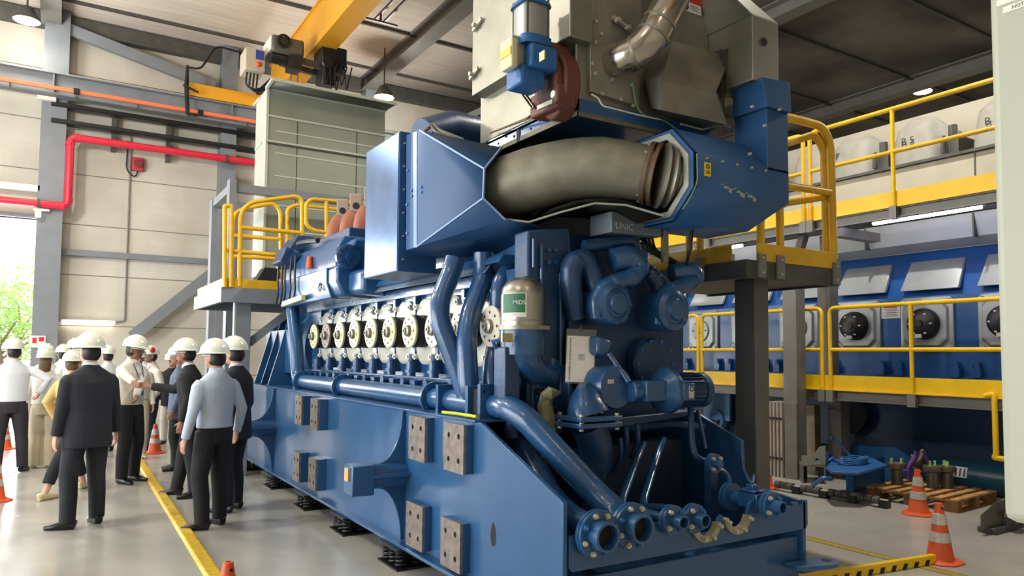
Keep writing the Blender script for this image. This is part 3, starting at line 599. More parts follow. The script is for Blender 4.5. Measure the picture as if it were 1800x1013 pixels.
b = MB(); b.bb(XL-.13, XL+.13, 4.56, 4.6, zl-.12, zl+.13); b.build('square_flange', BLUE, EN, bev=.004)
b = MB(); b.bb(XL-.13, XL+.13, 4.38, 4.42, zl-.12, zl+.15); b.bolts((XL, 4.4, zl), (0, -1, 0), .14, 4, .014, .02, 45); b.build('square_flange', BLUE, EN, bev=.004)
MB().bb(XL-.09, XL+.09, 4.42, 4.56, zl-.09, zl+.11).build('pipe_block', DARKIN, EN)
# three big bent pipes down from the air hood
def pipe(name, pts, r, m=BLUEC, bend=.12, n=20, parent=None): return MB().tube(pts, r, n, bend=bend).build(name, m, parent or EN)
pipe('charge_air_pipe', [P(800, 455, 'Y', 5.0), P(793, 480, 'Y', 5.0), P(766, 548, 'Y', 4.95), P(800, 635, 'Y', 4.85), P(822, 700, 'Y', 4.8)], .078, bend=.2)
pipe('charge_air_pipe', [P(850, 445, 'Y', 4.9), P(850, 490, 'Y', 4.9), P(818, 575, 'Y', 4.8), P(824, 690, 'Y', 4.7), P(850, 712, 'Y', 4.7)], .078, bend=.2)
pipe('charge_air_pipe', [P(925, 455, 'Y', 4.75), P(896, 470, 'Y', 4.75), P(877, 500, 'Y', 4.75), P(872, 600, 'Y', 4.75), P(862, 650, 'Y', 4.7), P(868, 700, 'Y', 4.65)], .066, bend=.15)
# large drain pipes to the front flanges
f1, f2 = P(1052, 940, 'Y', 3.25), P(1113, 926, 'Y', 3.25); f3, f4, f5 = P(1184, 915, 'Y', 3.25), P(1222, 912, 'Y', 3.25), P(1357, 889, 'Y', 3.22)
pipe('front_water_pipe', [(XL, 4.38, zl), P(893, 716, 'Y', 4.15), P(921, 733, 'Y', 4.0), P(1050, 872, 'Y', 3.6), P(1086, 905, 'Y', 3.45), f2+V((0, .12, 0)), f2], .085, bend=.16)
pipe('front_water_pipe', [P(893, 740, 'Y', 4.55), P(925, 790, 'Y', 4.3), P(972, 880, 'Y', 3.9), P(1005, 912, 'Y', 3.6), f1+V((0, .12, .02)), f1], .082, bend=.16)
def flange(c, ro, rp, nb, name='front_flange'):
    c = V(c); b = MB(); b.ring(c+V((0, .028, 0)), (0, -1, 0), ro, rp*.6, .022, 36); b.ring(c+V((0, .0, 0)), (0, -1, 0), ro, rp*.6, .022, 36); b.ring(c+V((0, -.045, 0)), (0, -1, 0), rp*1.12, rp*.9, .09, 28)
    o = b.build(name, BLUE, EN, bev=.002); MB().cyl(c+V((0, -.03, 0)), c+V((0, -.028, 0)), rp*.9, 24).build('pipe_mouth', DARKIN, o)
    rb = (ro+rp*1.15)/2
    for k in range(nb): t = 2*PI*(k+.4)/nb; q = c+V((rb*math.cos(t), -.011, rb*math.sin(t))); b = MB(); b.cyl(q, q-V((0, .014, 0)), .017, 6); b.cyl(q, q-V((0, .026, 0)), .009, 8); b.build('flange_bolt', BOLTM if k % 3 else BOLTB, o)
    return o
flange(f1, .135, .075, 8); flange(f2, .135, .075, 8); flange(f3, .088, .036, 4); flange(f4, .088, .036, 4); flange(f5, .088, .036, 4)
for f in (f3, f4): pass
pipe('drain_pipe', [P(1166, 772, 'Y', 4.1), P(1157, 795, 'Y', 4.05), P(1131, 880, 'Y', 3.75), P(1133, 893, 'Y', 3.7), f4+V((0, .25, .02)), f4], .028, bend=.06, n=14)
pipe('drain_pipe', [P(1131, 780, 'Y', 4.1), P(1122, 800, 'Y', 4.05), P(1093, 880, 'Y', 3.75), P(1095, 897, 'Y', 3.68), f3+V((0, .25, .0)), f3], .028, bend=.06, n=14)
for c in ((3.50, .64), (3.785, .655)):
    b = MB(); b.ring((c[0], 3.30, c[1]), (0, -1, 0), .118, .085, .024, 20, 180+16, 360-4) if False else None
    u_, w_, a_ = basis((0, -1, 0))
    rs = []
    for t in range(190, 351, 10):
        d = V((math.cos(R(t)), 0, math.sin(R(t)))); p = V((c[0], 3.30, c[1])); rs.append([p+d*.09-V((0, .014, 0)), p+d*.13-V((0, .014, 0)), p+d*.13+V((0, .03, 0)), p+d*.09+V((0, .03, 0))])
    b.rings(rs); b.use(1)
    for t in (200, 250, 292, 340): p = V((c[0]+.11*math.cos(R(t)), 3.286, c[1]+.11*math.sin(R(t)))); b.cyl(p, p-V((0, .03, 0)), .012, 8)
    b.build('half_collar', [BRASS, BOLTM], EN)
# ------------------------------------------------------------------ engine front end
PX = lambda x, y, X: P(x, y, 'X', X)
PY = lambda x, y, Y: P(x, y, 'Y', Y)
def pxprism(name, pts, Y, dy, m, bev=.01, parent=None):
    return MB().prism([PY(x, y, Y) for x, y in pts], (0, dy, 0)).build(name, m, parent or EN, bev=bev)
pxprism('front_end_casing', [(1000, 445), (1075, 435), (1150, 465), (1203, 520), (1203, 690), (1140, 760), (1000, 760)], 4.25, .6, BLUED, .02)
pxprism('front_tower', [(928, 405), (1000, 398), (1004, 445), (992, 465), (1000, 520), (992, 590), (992, 765), (925, 765)], 4.22, .18, BLUED, .015)
b = MB()
for x, y0, y1 in ((938, 420, 470), (952, 430, 560), (985, 480, 690), (945, 600, 700)): b.tube([PY(x, y0, 4.2), PY(x, y1, 4.2)], .012, 8)
for x, y in ((963, 440), (975, 440), (963, 462), (975, 462)): q = PY(x, y, 4.215); b.cyl(q, q-V((0, .02, 0)), .015, 8)
b.build('tower_pipes', BLUEC, EN)
MB().tube([PY(1012, 560, 4.15), PY(1003, 500, 4.12), PY(1005, 465, 4.12), PY(1025, 452, 4.1), PY(1040, 480, 4.1), PY(1052, 520, 4.08), PY(1070, 565, 4.1)], [.06, .075, .08, .075, .07, .07, .05], 18, bend=.1).build('pump_inlet_casting', BLUED, EN)
pipe('vent_pipe', [PY(1027, 433, 4.12), PY(1070, 428, 4.1), PY(1112, 420, 4.1), PY(1118, 445, 4.15)], .045, BLUED, .1)
def pump(cx, cy, tubepts, rads, Yp=3.95, ro=.155):
    c = PY(cx, cy, Yp); b = MB(); b.lathe([(ro*.95, .22), (ro, .12), (ro, .05), (ro*.93, 0), (ro*.72, -.025), (ro*.62, -.01), (ro*.5, -.02), (ro*.45, -.045), (0, -.05)], c, (0, 1, 0), 36)
    o = b.build('pump_casing', BLUEC, EN); MB().tube([PY(x, y, Yp+d) for x, y, d in tubepts], rads, 20, bend=.07).build('pump_volute', BLUEC, o)
    b = MB(); b.bolts(c+V((0, .01, 0)), (0, -1, 0), ro*.88, 8, .01, .015); b.build('casing_bolts', BOLTB, o); return o
pump(1083, 534, ((1049, 560, .06), (1046, 525, .06), (1062, 502, .06), (1088, 494, .05), (1115, 487, .05), (1124, 466, .06), (1106, 452, .08), (1075, 458, .12)), [.045, .05, .055, .06, .07, .085, .09, .09])
pump(1185, 545, ((1157, 570, .06), (1155, 538, .06), (1168, 514, .06), (1190, 506, .05), (1213, 498, .05), (1224, 483, .06), (1207, 476, .08), (1180, 480, .12)), [.045, .05, .055, .06, .065, .075, .075, .07], ro=.165)
pipe('pump_inlet_pipe', [PY(1143, 480, 4.1), PY(1158, 500, 4.08), PY(1163, 540, 4.1)], .06, BLUED, .08)
c = PY(1152, 640, 4.13); b = MB(); b.lathe([(.2, .1), (.2, .02), (.185, 0), (0, 0)], c, (0, 1, 0), 32); b.build('gear_cover', BLUED, EN); b = MB(); b.bolts(c, (0, -1, 0), .178, 10, .012, .015); b.build('cover_bolts', BOLTB, EN)
c = PY(1084, 682, 3.9); b = MB(); b.lathe([(.155, .3), (.155, .03), (.14, 0), (0, 0)], c, (0, 1, 0), 36); o = b.build('oil_pump_cover', BLUEC, EN)
q = PY(1073, 671, 3.898); MB().bb(q.x-.022, q.x+.022, 3.888, 3.9, q.z-.015, q.z+.015).build('type_plate', mat('plate metal', '#c9c2ab', .4, .3), o)
pxprism('link_bracket', [(1052, 590), (1080, 600), (1068, 632), (1050, 622)], 4.0, .2, BLUEC, .02); pipe('link_rod', [PY(1070, 622, 3.98), PY(1105, 672, 3.86)], .018, BLUEC, 0)
# motor along X
Ym = 3.88; x0, x1, x2, x3, x4 = [PY(x, 682, Ym).x for x in (1116, 1158, 1166, 1186, 1236)]; zm_ = PY(1200, 686, Ym).z
b = MB(); b.cyl((x0-.05, Ym, zm_), (x0+.06, Ym, zm_), .075, 20); b.bb(x0+.03, x2, Ym-.09, Ym+.09, zm_-.07, zm_+.075); b.build('coupling_guard', BLUEC, EN, bev=.01)
b = MB(); b.lathe([(.1, x2-.06), (.165, x2), (.165, x2+.05), (.15, x2+.06), (.12, x2+.065), (.12, x3)], (0, Ym, zm_), (1, 0, 0), 36); b.build('motor_flange', BLUEC, EN)
mo = MB().lathe([(.115, x3-.02), (.115, x4-.07), (.125, x4-.07), (.13, x4-.02), (.1, x4), (0, x4)], (0, Ym, zm_), (1, 0, 0), 32).build('electric_motor', BLUED, EN)
b = MB()
for k in range(24): a = 2*PI*k/24; d = V((0, math.cos(a), math.sin(a))); b.bar(V((x3, Ym, zm_))+d*.12, V((x4-.09, Ym, zm_))+d*.12, .02, .006, d.cross(V((1, 0, 0))))
b.build('cooling_fins', BLUED, mo)
q = PY(1211, 689, Ym-.16); MB().bb(q.x-.055, q.x+.055, Ym-.17, Ym-.08, q.z-.062, q.z+.062).build('terminal_box', BLUEC, mo, bev=.008)
MB().bb(q.x-.01, q.x+.035, Ym-.174, Ym-.17, q.z-.045, q.z+.04).build('motor_label', mat('plate metal', '#c9c2ab'), mo)
b = MB(); b.ring((q.x+.0125, Ym-.175, q.z+.02), (0, 1, 0), .019, .013, .002, 20); b.build('label_ring', INK, mo)
pxprism('pump_bracket', [(1000, 640), (1010, 700), (1080, 735), (1210, 722), (1210, 732), (1110, 750), (1000, 750)], 4.1, .2, BLUED, .01)
c = PY(1044, 741, 3.88); b = MB(); b.box(c+V((0, .06, .022)), (.36, .3, .035), (0, 0, R(0))); b.box(c+V((0, .06, -.022)), (.36, .3, .035)); o = b.build('square_flange', BLUEC, EN, bev=.008)
[MB().cyl(c+V((sx*.15, .06+sy*.12, -.055)), c+V((sx*.15, .06+sy*.12, .055)), .016, 8).build('flange_bolt', BRASS, o) for sx in (-1, 1) for sy in (-1, 1)]
b = MB(); b.loft([(c+V((0, .06, .04)), .15, .12), (c+V((-.01, .07, .09)), .13, .11), (c+V((.0, .1, .15)), .1, .1), (c+V((.04, .16, .2)), .06, .07)], (1, 0, 0), 24, 2.6); b.build('pump_outlet', BLUEC, EN)
pipe('suction_pipe', [c+V((.0, .06, -.03)), PY(1050, 790, 3.95), PY(1040, 830, 4.0), PY(1010, 872, 4.2)], .12, BLUED, .15, 24)
b = MB()
for x, y in ((1090, 770), (1100, 750), (1120, 745)): b.tube([PY(x, y, 3.95), PY(x+2, y+30, 3.95), PY(x-10, y+60, 4.05)], .02, 8, bend=.04)
b.build('hose', BLUED, EN)
# small fittings on the right of the front
X5 = f5.x; yb = PX(1287, 878, X5).y; zz5 = f5.z
MB().cyl((X5, 3.25, zz5), (X5, yb, zz5), .04, 18).build('valve_pipe', BLUE, EN)
b = MB(); b.ring((X5, yb, zz5), (0, 1, 0), .095, .03, .022, 28); b.ring((X5, yb+.03, zz5), (0, 1, 0), .095, .03, .022, 28); b.build('valve_flange', BLUE, EN)
ym_ = (3.25+yb)/2; b = MB(); b.box((X5, ym_-.02, zz5+.01), (.1, .16, .1)); b.box((X5, ym_-.02, zz5+.075), (.12, .14, .015)); b.box((X5, ym_-.02, zz5+.095), (.05, .06, .04)); b.bar((X5, ym_-.02, zz5+.115), (X5+.12, ym_+.06, zz5+.15), .02, .03); b.build('ball_valve', BLUEC, EN, bev=.006)
c = PY(1256, 815, 3.72); b = MB(); b.ring(c+V((0, .02, 0)), (0, 1, 0), .07, .015, .02, 24); b.ring(c-V((0, .005, 0)), (0, 1, 0), .07, .015, .02, 24); b.cyl(c-V((0, .06, 0)), c, .028, 16); o = b.build('small_flange', BLUE, EN)
for k in range(4): t = R(45+90*k); q = c+V((.052*math.cos(t), -.015, .052*math.sin(t))); MB().cyl(q, q-V((0, .02, 0)), .013, 6).build('flange_bolt', BOLTM, o)
a_ = PY(1248, 835, 3.76); d_ = PY(1248, 890, 3.72); MB().bb(a_.x-.035, a_.x+.035, 3.72, 3.78, .34, a_.z+.06).build('pipe_support', BLUED, EN)
pipe('thin_pipe', [PY(1214, 715, 3.9), PY(1216, 780, 3.85), PY(1222, 803, 3.8), c+V((0, .1, 0)), c], .024, BLUED, .06, 12)
pipe('thin_pipe', [c+V((.02, .02, -.03)), PY(1278, 832, 3.7), PY(1284, 850, 3.68), PY(1276, 870, 3.66), PY(1275, 893, 3.64)], .016, BLUE, .05, 10)
pipe('thin_pipe', [PY(1226, 722, 4.0), PY(1240, 790, 3.85)], .016, BLUED, 0, 10)
pipe('thin_pipe', [PY(1236, 752, 4.1), PY(1180, 745, 4.15), PY(1095, 752, 4.15)], .03, BLUED, 0, 10)
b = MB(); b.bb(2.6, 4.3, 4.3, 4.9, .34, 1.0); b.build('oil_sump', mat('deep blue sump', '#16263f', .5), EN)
# oil filter with its steel bowl
c = PY(919, 580, 4.2); zt_ = PY(919, 486, 4.2).z; h = zt_-c.z; FL = MB().lathe([(.15, -.17), (.155, -.08), (.162, 0), (.16, .005), (0, .005)], c, (0, 0, 1), 32).build('oil_filter_base', BLUEC, EN)
MB().lathe([(.154, .0), (.154, h*.62), (.146, h*.76), (.118, h*.88), (.07, h*.96), (.035, h*.98), (.03, h), (0, h)], c, (0, 0, 1), 40).build('filter_bowl', BOWL, EN)
b = MB(); b.ring(c+V((0, 0, .012)), (0, 0, 1), .17, .15, .03, 36); b.box(c+V((.06, -.165, .012)), (.08, .03, .025)); b.ring(c+V((0, 0, .06)), (0, 0, 1), .158, .15, .012, 36); b.build('clamp_band', STEEL, EN)
def patch(name, a0, a1, z0, z1, r, m):
    n = 8; b = MB(); b.rings([[c+V((math.cos(R(a0+(a1-a0)*k/n))*q, math.sin(R(a0+(a1-a0)*k/n))*q, z)) for k in range(n+1)] for z, q in ((z0, r),)][0:0] or [[c+V((math.cos(R(a0+(a1-a0)*k/n))*q, math.sin(R(a0+(a1-a0)*k/n))*q, z)) for z, q in ((z0, r-.002), (z0, r), (z1, r), (z1, r-.002))] for k in range(n+1)])
    return b.build(name, m, EN)
patch('filter_label', 176, 246, h*.22, h*.66, .1555, mat('off white label', '#d9d6c6', .5)); patch('green_label_field', 178, 243, h*.30, h*.645, .1565, LABELG)
ta = R(228); text('label_lettering', 'MIDS', .04, WHITE, EN, c+V((math.cos(ta)*.158, math.sin(ta)*.158, h*.48)), (-math.sin(ta), math.cos(ta), 0), (0, 0, 1))
q = PY(886, 594, 4.1); MB().bb(q.x-.03, q.x+.05, 4.07, 4.09, q.z-.03, q.z+.03).build('type_plate', mat('brass plate', '#b7a878', .4, .4), EN)
b = MB(); b.loft([(c+V((0, 0, -.1)), .14, .14), (c+V((.02, .0, -.2)), .12, .12), (c+V((.1, .02, -.28)), .1, .1), (c+V((.24, .05, -.32)), .09, .1), (c+V((.3, .08, -.25)), .09, .1)], (0, 1, 0), 20); b.build('filter_outlet', BLUEC, EN)
b = MB(); b.bb(c.x-.17, c.x-.05, 4.15, 4.3, c.z-.5, c.z-.12); b.cyl((c.x-.02, 4.3, c.z-.75), (c.x-.02, 4.3, c.z-.3), .05, 12); b.bb(c.x+.08, c.x+.2, 4.2, 4.3, c.z-.62, c.z-.35); b.build('filter_bracket', BLUED, EN, bev=.01)
b = MB()
for k in range(7): x, z = c.x+.12+.05*(k % 3), c.z-.42-.07*k; b.cyl((x, 4.12, z), (x, 4.25, z), .025+.008*(k % 2), 10)
b.build('small_valves', BLACKP, EN)
MB().tube([PY(872, 612, 4.1), PY(866, 600, 4.08), PY(880, 598, 4.05)], .014, 8).build('valve_lever', BLUEB, EN)
# control box with raised letters
b = MB(); pts = [PY(1075, 371, 4.0), PY(1163, 390, 4.0), PY(1163, 417, 4.0), PY(1075, 408, 4.0)]; b.prism(pts, (0, .25, 0)); ub = b.build('control_box', mat('control box grey', '#6f7a82', .45, .2), EN, bev=.006)
tq = PY(1098, 399, 3.999); text('raised_lettering', 'UNIC', .07, mat('lettering grey', '#aab3b8'), ub, tq, (1, 0, 0), (0, 0, 1), .003)
b = MB(); a_, d_ = PY(1163, 388, 4.02), PY(1172, 462, 4.02); b.bb(a_.x, d_.x, 4.0, 4.03, d_.z, a_.z); 
for t in (.2, .5, .8): b.cyl((a_.x+.02, 3.99, d_.z+(a_.z-d_.z)*t), (a_.x+.02, 4.0, d_.z+(a_.z-d_.z)*t), .01, 8)
b.build('angle_bracket', mat('tan steel', '#8f866e', .5, .4), EN)
for k in range(4): MB().tube([PY(1128+6*k, 418, 4.1), PY(1136+5*k, 440, 4.05), PY(1165+5*k, 455, 4.05), PY(1190+4*k, 470, 4.1)], .012, 6, bend=.06).build('control_lead', BLACK, EN)
pipe('flexible_lead', [PY(1208, 393, 3.9), PY(1217, 400, 3.9), PY(1212, 440, 3.9), PY(1206, 470, 4.0)], .014, BLACK, .05, 8)
# ------------------------------------------------------------------ left air hood
XP = 2.35; a, c = PX(645, 265, XP), PX(703, 232, XP); zb_, zt_ = PX(672, 483, XP).z, PX(672, 250, XP).z
pn = MB().bb(XP, XP+.35, c.y, a.y, zb_, zt_).build('air_hood_door', BLUES, EN, bev=.004)
MB().bb(XP-.006, XP, c.y+.012, a.y-.012, zb_+.012, zt_-.012).build('door_skin', PANELM, pn)
b = MB()
for k in range(6): z = zb_+.1+(zt_-zb_-.2)*k/5; b.cyl((XP+.04, c.y-.012, z), (XP+.04, c.y, z), .009, 8)
b.build('door_bolts', BOLTM, pn)
HA, HB_ = (2.40, c.y-.03), (2.52, 4.42)
h = lambda x, y: PV(x, y, HA, HB_)
TL, T2, R1, R2, B2, BL = h(714, 238), h(737, 229), h(851, 297), h(849, 349), h(731, 435), h(714, 440)
U1 = P(882, 259, 'Y', 4.55); U0 = P(768, 252, 'Y', 5.3)
L1_ = P(888, 387, 'Y', 4.38); L2_ = P(944, 396, 'Y', 4.30); D1 = P(902, 448, 'Y', 4.85); D0 = P(745, 455, 'Y', 5.6)
bk = V((.55, .9, 0))
pts = [TL, T2, R1, R2, B2, BL, U1, U0, L1_, L2_, D1, D0, TL+V((.3, .6, 0)), T2+V((.4, .5, 0)), U0+V((.25, .7, 0)), U1+V((.2, .8, 0))]
b = MB(); b.faces(pts, [(0, 1, 2, 3, 4, 5), (1, 7, 6, 2), (3, 8, 4), (4, 8, 9, 10, 11, 5), (0, 12, 13, 1), (1, 13, 14, 7), (7, 14, 15, 6), (5, 11, 12, 0)])
HD = b.build('air_hood', BLUES, EN, ang=10, solid=.006)
b = MB()
for p, q in ((R1, R2), (R2, L1_), (R1, U1), (T2, R1), (B2, R2)): b.bar(p+V((.0, -.004, 0)), q+V((0, -.004, 0)), .012, .012)
b.build('hood_edge_trim', mat('pale blue edge', '#7f9cc4', .35, .2), HD)
q0, q1 = h(729, 262), h(729, 436); MB().prism([h(727, 233)+V((-.003, -.002, 0)), h(733, 231)+V((-.003, -.002, 0)), h(733, 434)+V((-.003, -.002, 0)), h(727, 435)+V((-.003, -.002, 0))], (.002, .001, 0)).build('pale_seam', mat('seam strip', '#8ba3c8', .3, .5), HD)  # strip paler than the hood sheet
b = MB()
for x, y in ((741, 329), (741, 338), (724, 335), (724, 345), (717, 300), (716, 360), (716, 410)): q = h(x, y); b.cyl(q, q+V((-.01, -.003, 0)), .012, 8)
b.build('hood_rivets', BOLTB, HD)
b = MB(); b.tube([PY(742, 235, 5.8), PY(790, 228, 5.9), PY(850, 240, 5.95)], [.13, .17, .17], 20); b.build('air_duct_bend', BLUED, EN)
MB().tube([PY(752, 226, 5.3), PY(762, 216, 5.3), PY(770, 228, 5.25), PY(815, 246, 5.1)], .014, 8, bend=.04).build('steel_lead', STEEL, EN)
MB().tube([PY(748, 230, 5.3), PY(758, 220, 5.3), PY(764, 232, 5.25), PY(800, 244, 5.15)], .014, 8, bend=.04).build('steel_lead', STEEL, EN)
b = MB(); b.prism([PY(810, 205, 5.9), PY(846, 188, 5.9), PY(846, 200, 5.9), PY(812, 212, 5.9)], (0, .1, 0)); b.build('white_bracket', GALVL, EN)
b = MB(); b.bb(2.75, 3.35, 5.2, 6.6, 2.55, 3.4); b.build('air_receiver', BLUED, EN, bev=.03)
# exhaust bend between the hoods
A_, B_ = (2.70, 4.78), (3.56, 3.80)
w = lambda x, y, d=0: PV(x, y, (A_[0]-.25*d, A_[1]-.45*d), (B_[0]-.25*d, B_[1]-.45*d))
MB().tube([w(858, 339), w(872, 336), w(902, 327, .04), w(935, 315, .09), w(967, 306, .12), w(998, 299, .14), w(1027, 295, .15), w(1058, 294, .14), w(1089, 297, .1), w(1117, 302, .06), w(1140, 306, .02)], [.2, .232, .235, .232, .226, .22, .216, .212, .206, .2, .198], 40, cap=True).build('exhaust_bend', PIPEM, EN)
e0, e1 = w(1138, 305), w(1200, 316); ax = (e1-e0).normalized()
fl = MB(); fl.ring(e0+ax*.01, ax, .225, .18, .03, 40); fl.ring(e0+ax*.06, ax, .225, .18, .025, 40); fl.build('exhaust_flange', mat('rusty flange', '#7b6552', .5, .6, .3, 12), EN)
b = MB(); b.lathe([(.19, .07), (.23, .09), (.235, .11), (.19, .125), (.21, .14), (.225, .16), (.2, .18), (.17, .2), (.17, .27)], e0, (ax*.6+V((.4, 0, 0))).normalized(), 40); b.build('exhaust_bellows', STEELD, EN)
b = MB(); b.bolts(e0-ax*.005, -ax, .205, 12, .013, .02); b.build('exhaust_bolts', BRASS, EN)
# soot blackened tray under the bend
up = [(888, 388, 4.40), (930, 393, 4.3), (985, 376, 4.12), (1045, 360, 3.98), (1100, 363, 3.82), (1166, 382, 3.66)]
b = MB(); fr = [PY(*p) for p in up]; bkp = [p+V((.12, .6, .02)) for p in fr]; b.rings([[f, f+V((0, 0, .012)), g+V((0, 0, .012)), g] for f, g in zip(fr, bkp)]); b.build('heat_shield_tray', SOOT, EN)
b = MB(); b.tube([p+V((0, 0, .01)) for p in fr], .008, 8); b.build('tray_edge', GALV, EN)
b = MB(); b.tube([w(935, 392, -.3), w(975, 368, -.25), w(1020, 352, -.2), w(1080, 350, -.2), w(1120, 362, -.2)], [.03, .06, .07, .07, .03], 12); b.build('crumpled_foil', SOOT, EN)
b = MB(); b.bb(3.1, 4.1, 4.75, 5.3, 2.62, 3.45); b.build('turbocharger_casing', mat('shaded interior black', '#1a1c22', .6), EN, bev=.03)  # near-black block, the shade inside the engine put into its colour
# ------------------------------------------------------------------ right air hood and its upright duct
YF = 3.5; XL_, XR_ = PY(1220, 300, YF).x, PY(1386, 300, YF).x
z1, z2 = PY(1222, 267, YF).z, PY(1216, 327, YF).z; zt2 = PX(1180, 231, 3.62).z+.02; zb2 = PY(1207, 391, YF+.18).z
yc_ = [YF, YF+.2, YF+.62, YF+.8]
sec = lambda x, top=True: [V((x, yc_[0], z2)), V((x, yc_[0], z1)), V((x, yc_[1], zt2)), V((x, yc_[2], zt2)), V((x, yc_[3], z1)), V((x, yc_[3], z2)), V((x, yc_[2], zb2)), V((x, yc_[1], zb2))]
s0, s1 = sec(XL_), sec(XR_); s1[6].x -= .22; s1[7].x -= .22; s1[2].x -= .2; s1[3].x -= .2
b = MB(); n = 8; b.add(s0+s1, [(i, (i+1) % n, n+(i+1) % n, n+i) for i in range(n)]+[tuple(range(n, 2*n))]); RH = b.build('right_air_hood', BLUES, EN, ang=10, solid=.006)
b = MB(); ins = lambda s, k: [((sum(s, V())/8)-p)*k+p for p in s]
o1, i1 = s0, ins(s0, .1); b.rings([[p, p+V((.03, 0, 0)), q+V((.03, 0, 0)), q] for p, q in zip(o1, i1)], False, True); b.build('hood_rim', BLUES, RH)
b = MB(); o1, i1 = [p+V((-.012, 0, 0)) for p in ins(s0, .1)], [p+V((-.012, 0, 0)) for p in ins(s0, .22)]; b.rings([[p, p+V((.05, 0, 0)), q+V((.05, 0, 0)), q] for p, q in zip(o1, i1)], False, True); b.build('insulation_rim', mat('grey insulation', '#a9aba0', .6, 0, .2, 14), RH)
XC = PY(1349, 240, YF).x; ztop = PY(1389, 147, YF).z; zk = PY(1385, 200, YF).z; yb2 = PX(1291, 285, XC).y
b = MB(); b.hexa([(XC, YF, z1-.02), (XR_, YF, z1-.02), (XR_, yb2, z1-.02), (XC, yb2, z1-.02), (XC, YF, zk), (XR_, YF, zk), (XR_, yb2, zk), (XC, yb2, zk)])
xt = PY(1322, 128, yb2-.08).x
b.hexa([(XC-.03, YF-.03, zk), (XR_+.005, YF-.03, zk), (XR_+.005, yb2, zk), (XC-.03, yb2, zk), (XC-.02, YF+.03, ztop+.0), (XR_+.005, YF-.02, ztop), (XR_+.005, yb2, ztop), (XC-.02, yb2-.02, ztop+.0)])
b.build('upright_air_duct', BLUES, RH, bev=.004)
b = MB(); b.add([V((XR_, YF, z2-.02)), V((XR_, YF, z1)), V((XC, YF, z1)), V((XC, YF, z1-.03))], [(0, 1, 2, 3)])
b = MB()
for k in range(5): q = V((XL_+.12+(XC-XL_-.15)*k/4, YF-.012, z1-.03)); b.cyl(q, q+V((0, .012, 0)), .009, 8)
for x, y in ((1324, 187), (1372, 192), (1346, 220), (1320, 270)): q = PY(x, y, YF-.04); b.cyl(q, q+V((0, .02, 0)), .011, 8)
b.build('hood_rivets', BOLTM, RH)
b = MB()
for k in range(9): q = PY(1270+7*k, 327+2.6*k+3*(k % 3-1), YF-.002); b.box(q, (.03+.02*(k % 2), .002, .006+.012*((k*7) % 3)), (0, R(20*(k % 3-1)), 0))
b.build('paint_scratches', mat('bare scratch', '#9aa39a', .5), RH)
q = PY(1244, 298, YF-.004); sy = MB().bb(q.x-.03, q.x+.03, YF-.006, YF, q.z-.048, q.z+.048).build('warning_sticker', LABELY, RH)
b = MB(); b.ring((q.x, YF-.007, q.z+.02), (0, 1, 0), .017, .009, .002, 18); 
for k in range(3): b.bb(q.x-.018, q.x+.018, YF-.0075, YF-.006, q.z-.014-.008*k, q.z-.010-.008*k)
b.build('sticker_symbol', INK, RH)
# ------------------------------------------------------------------ blue carrier frame and steel casings on top
FX, FY = 2.99, 3.98; zf0, zf1 = PY(1018, 204, FY).z, PY(1018, 173, FY).z
ye = PX(880, 240, FX).y; xe_ = PY(1182, 232, FY).x
fr = MB(); fr.bb(FX, FX+.02, FY, ye+.4, zf0, zf1); fr.bb(FX, 4.3, FY, FY+.02, zf0, zf1); fr.bb(FX, 4.3, FY+.02, 5.4, zf1-.03, zf1-.01); CFm = fr.build('casing_frame', BLUE, EN)
b = MB(); b.bb(FX-.004, FX+.01, FY-.004, ye+.3, zf0, zf0+.035); b.bb(FX, xe_+.4, FY-.004, FY+.01, zf0, zf0+.03); b.build('rusty_lower_edge', mat('rust stained paint', '#7d7358', .6, .1, .4, 12), CFm)
b = MB()
for k in range(9): y = FY+.1+.12*k; b.cyl((FX-.006, y, zf0+.06+.03*(k % 2)), (FX+.01, y, zf0+.06+.03*(k % 2)), .009, 8)
b.build('frame_holes', DARKIN, CFm)
q = PX(912, 240, FX); MB().bb(FX-.006, FX+.015, q.y-.02, q.y+.025, zf0, zf0+.1).build('slot', DARKIN, CFm)
SC = MB(); SC.bb(FX+.0, 4.30, FY+.01, 5.35, zf1, 6.3); CAS = SC.build('steel_casing', STEEL, EN, bev=.01)
X2 = 2.88; q = PX(1002, 63, X2); yq = PX(829, 176, X2).y; MB().bb(X2, 3.08, q.y, yq, q.z, 6.3).build('upper_casing', STEEL, EN, bev=.01)
b = MB(); pts = [PY(1038, -60, FY-.03), PY(1128, -60, FY-.03), PY(1124, 187, FY-.03), PY(1038, 160, FY-.03)]; b.prism(pts, (0, .05, 0)); FPn = b.build('front_panel', STEELD, EN, bev=.004)
b = MB()
for x, y in ((1047, 38), (1056, 60), (1045, 130), (1058, 165), (1090, 175), (1112, 186), (1046, 75), (1075, 140), (1110, 150), (1040, 112)): p = PY(x, y, FY-.035); b.cyl(p, p-V((0, .012, 0)), .013, 8)
b.build('panel_bolts', BOLTM, FPn)
b = MB(); p = PY(1092, 40, FY-.05); b.bar(p+V((-.08, 0, .02)), p+V((.08, 0, -.03)), .03, .02); b.cyl(p+V((-.05, 0, 0)), p+V((-.05, -.04, 0)), .018, 8); b.cyl(p+V((.05, 0, -.03)), p+V((.05, -.04, -.03)), .018, 8); b.build('toggle_latch', BOLTM, FPn)
for x, y, t in ((838, 45, 0), (832, 131, 1)): p = PX(x, y, X2-.02); b = MB(); b.bar(p+V((0, .06, -.02)), p+V((0, -.08, .03)), .03, .02, (1, 0, 0)); b.cyl(p, p-V((.04, 0, 0)), .018, 8); b.build('toggle_latch', BOLTM, EN)
y7 = FY-.28
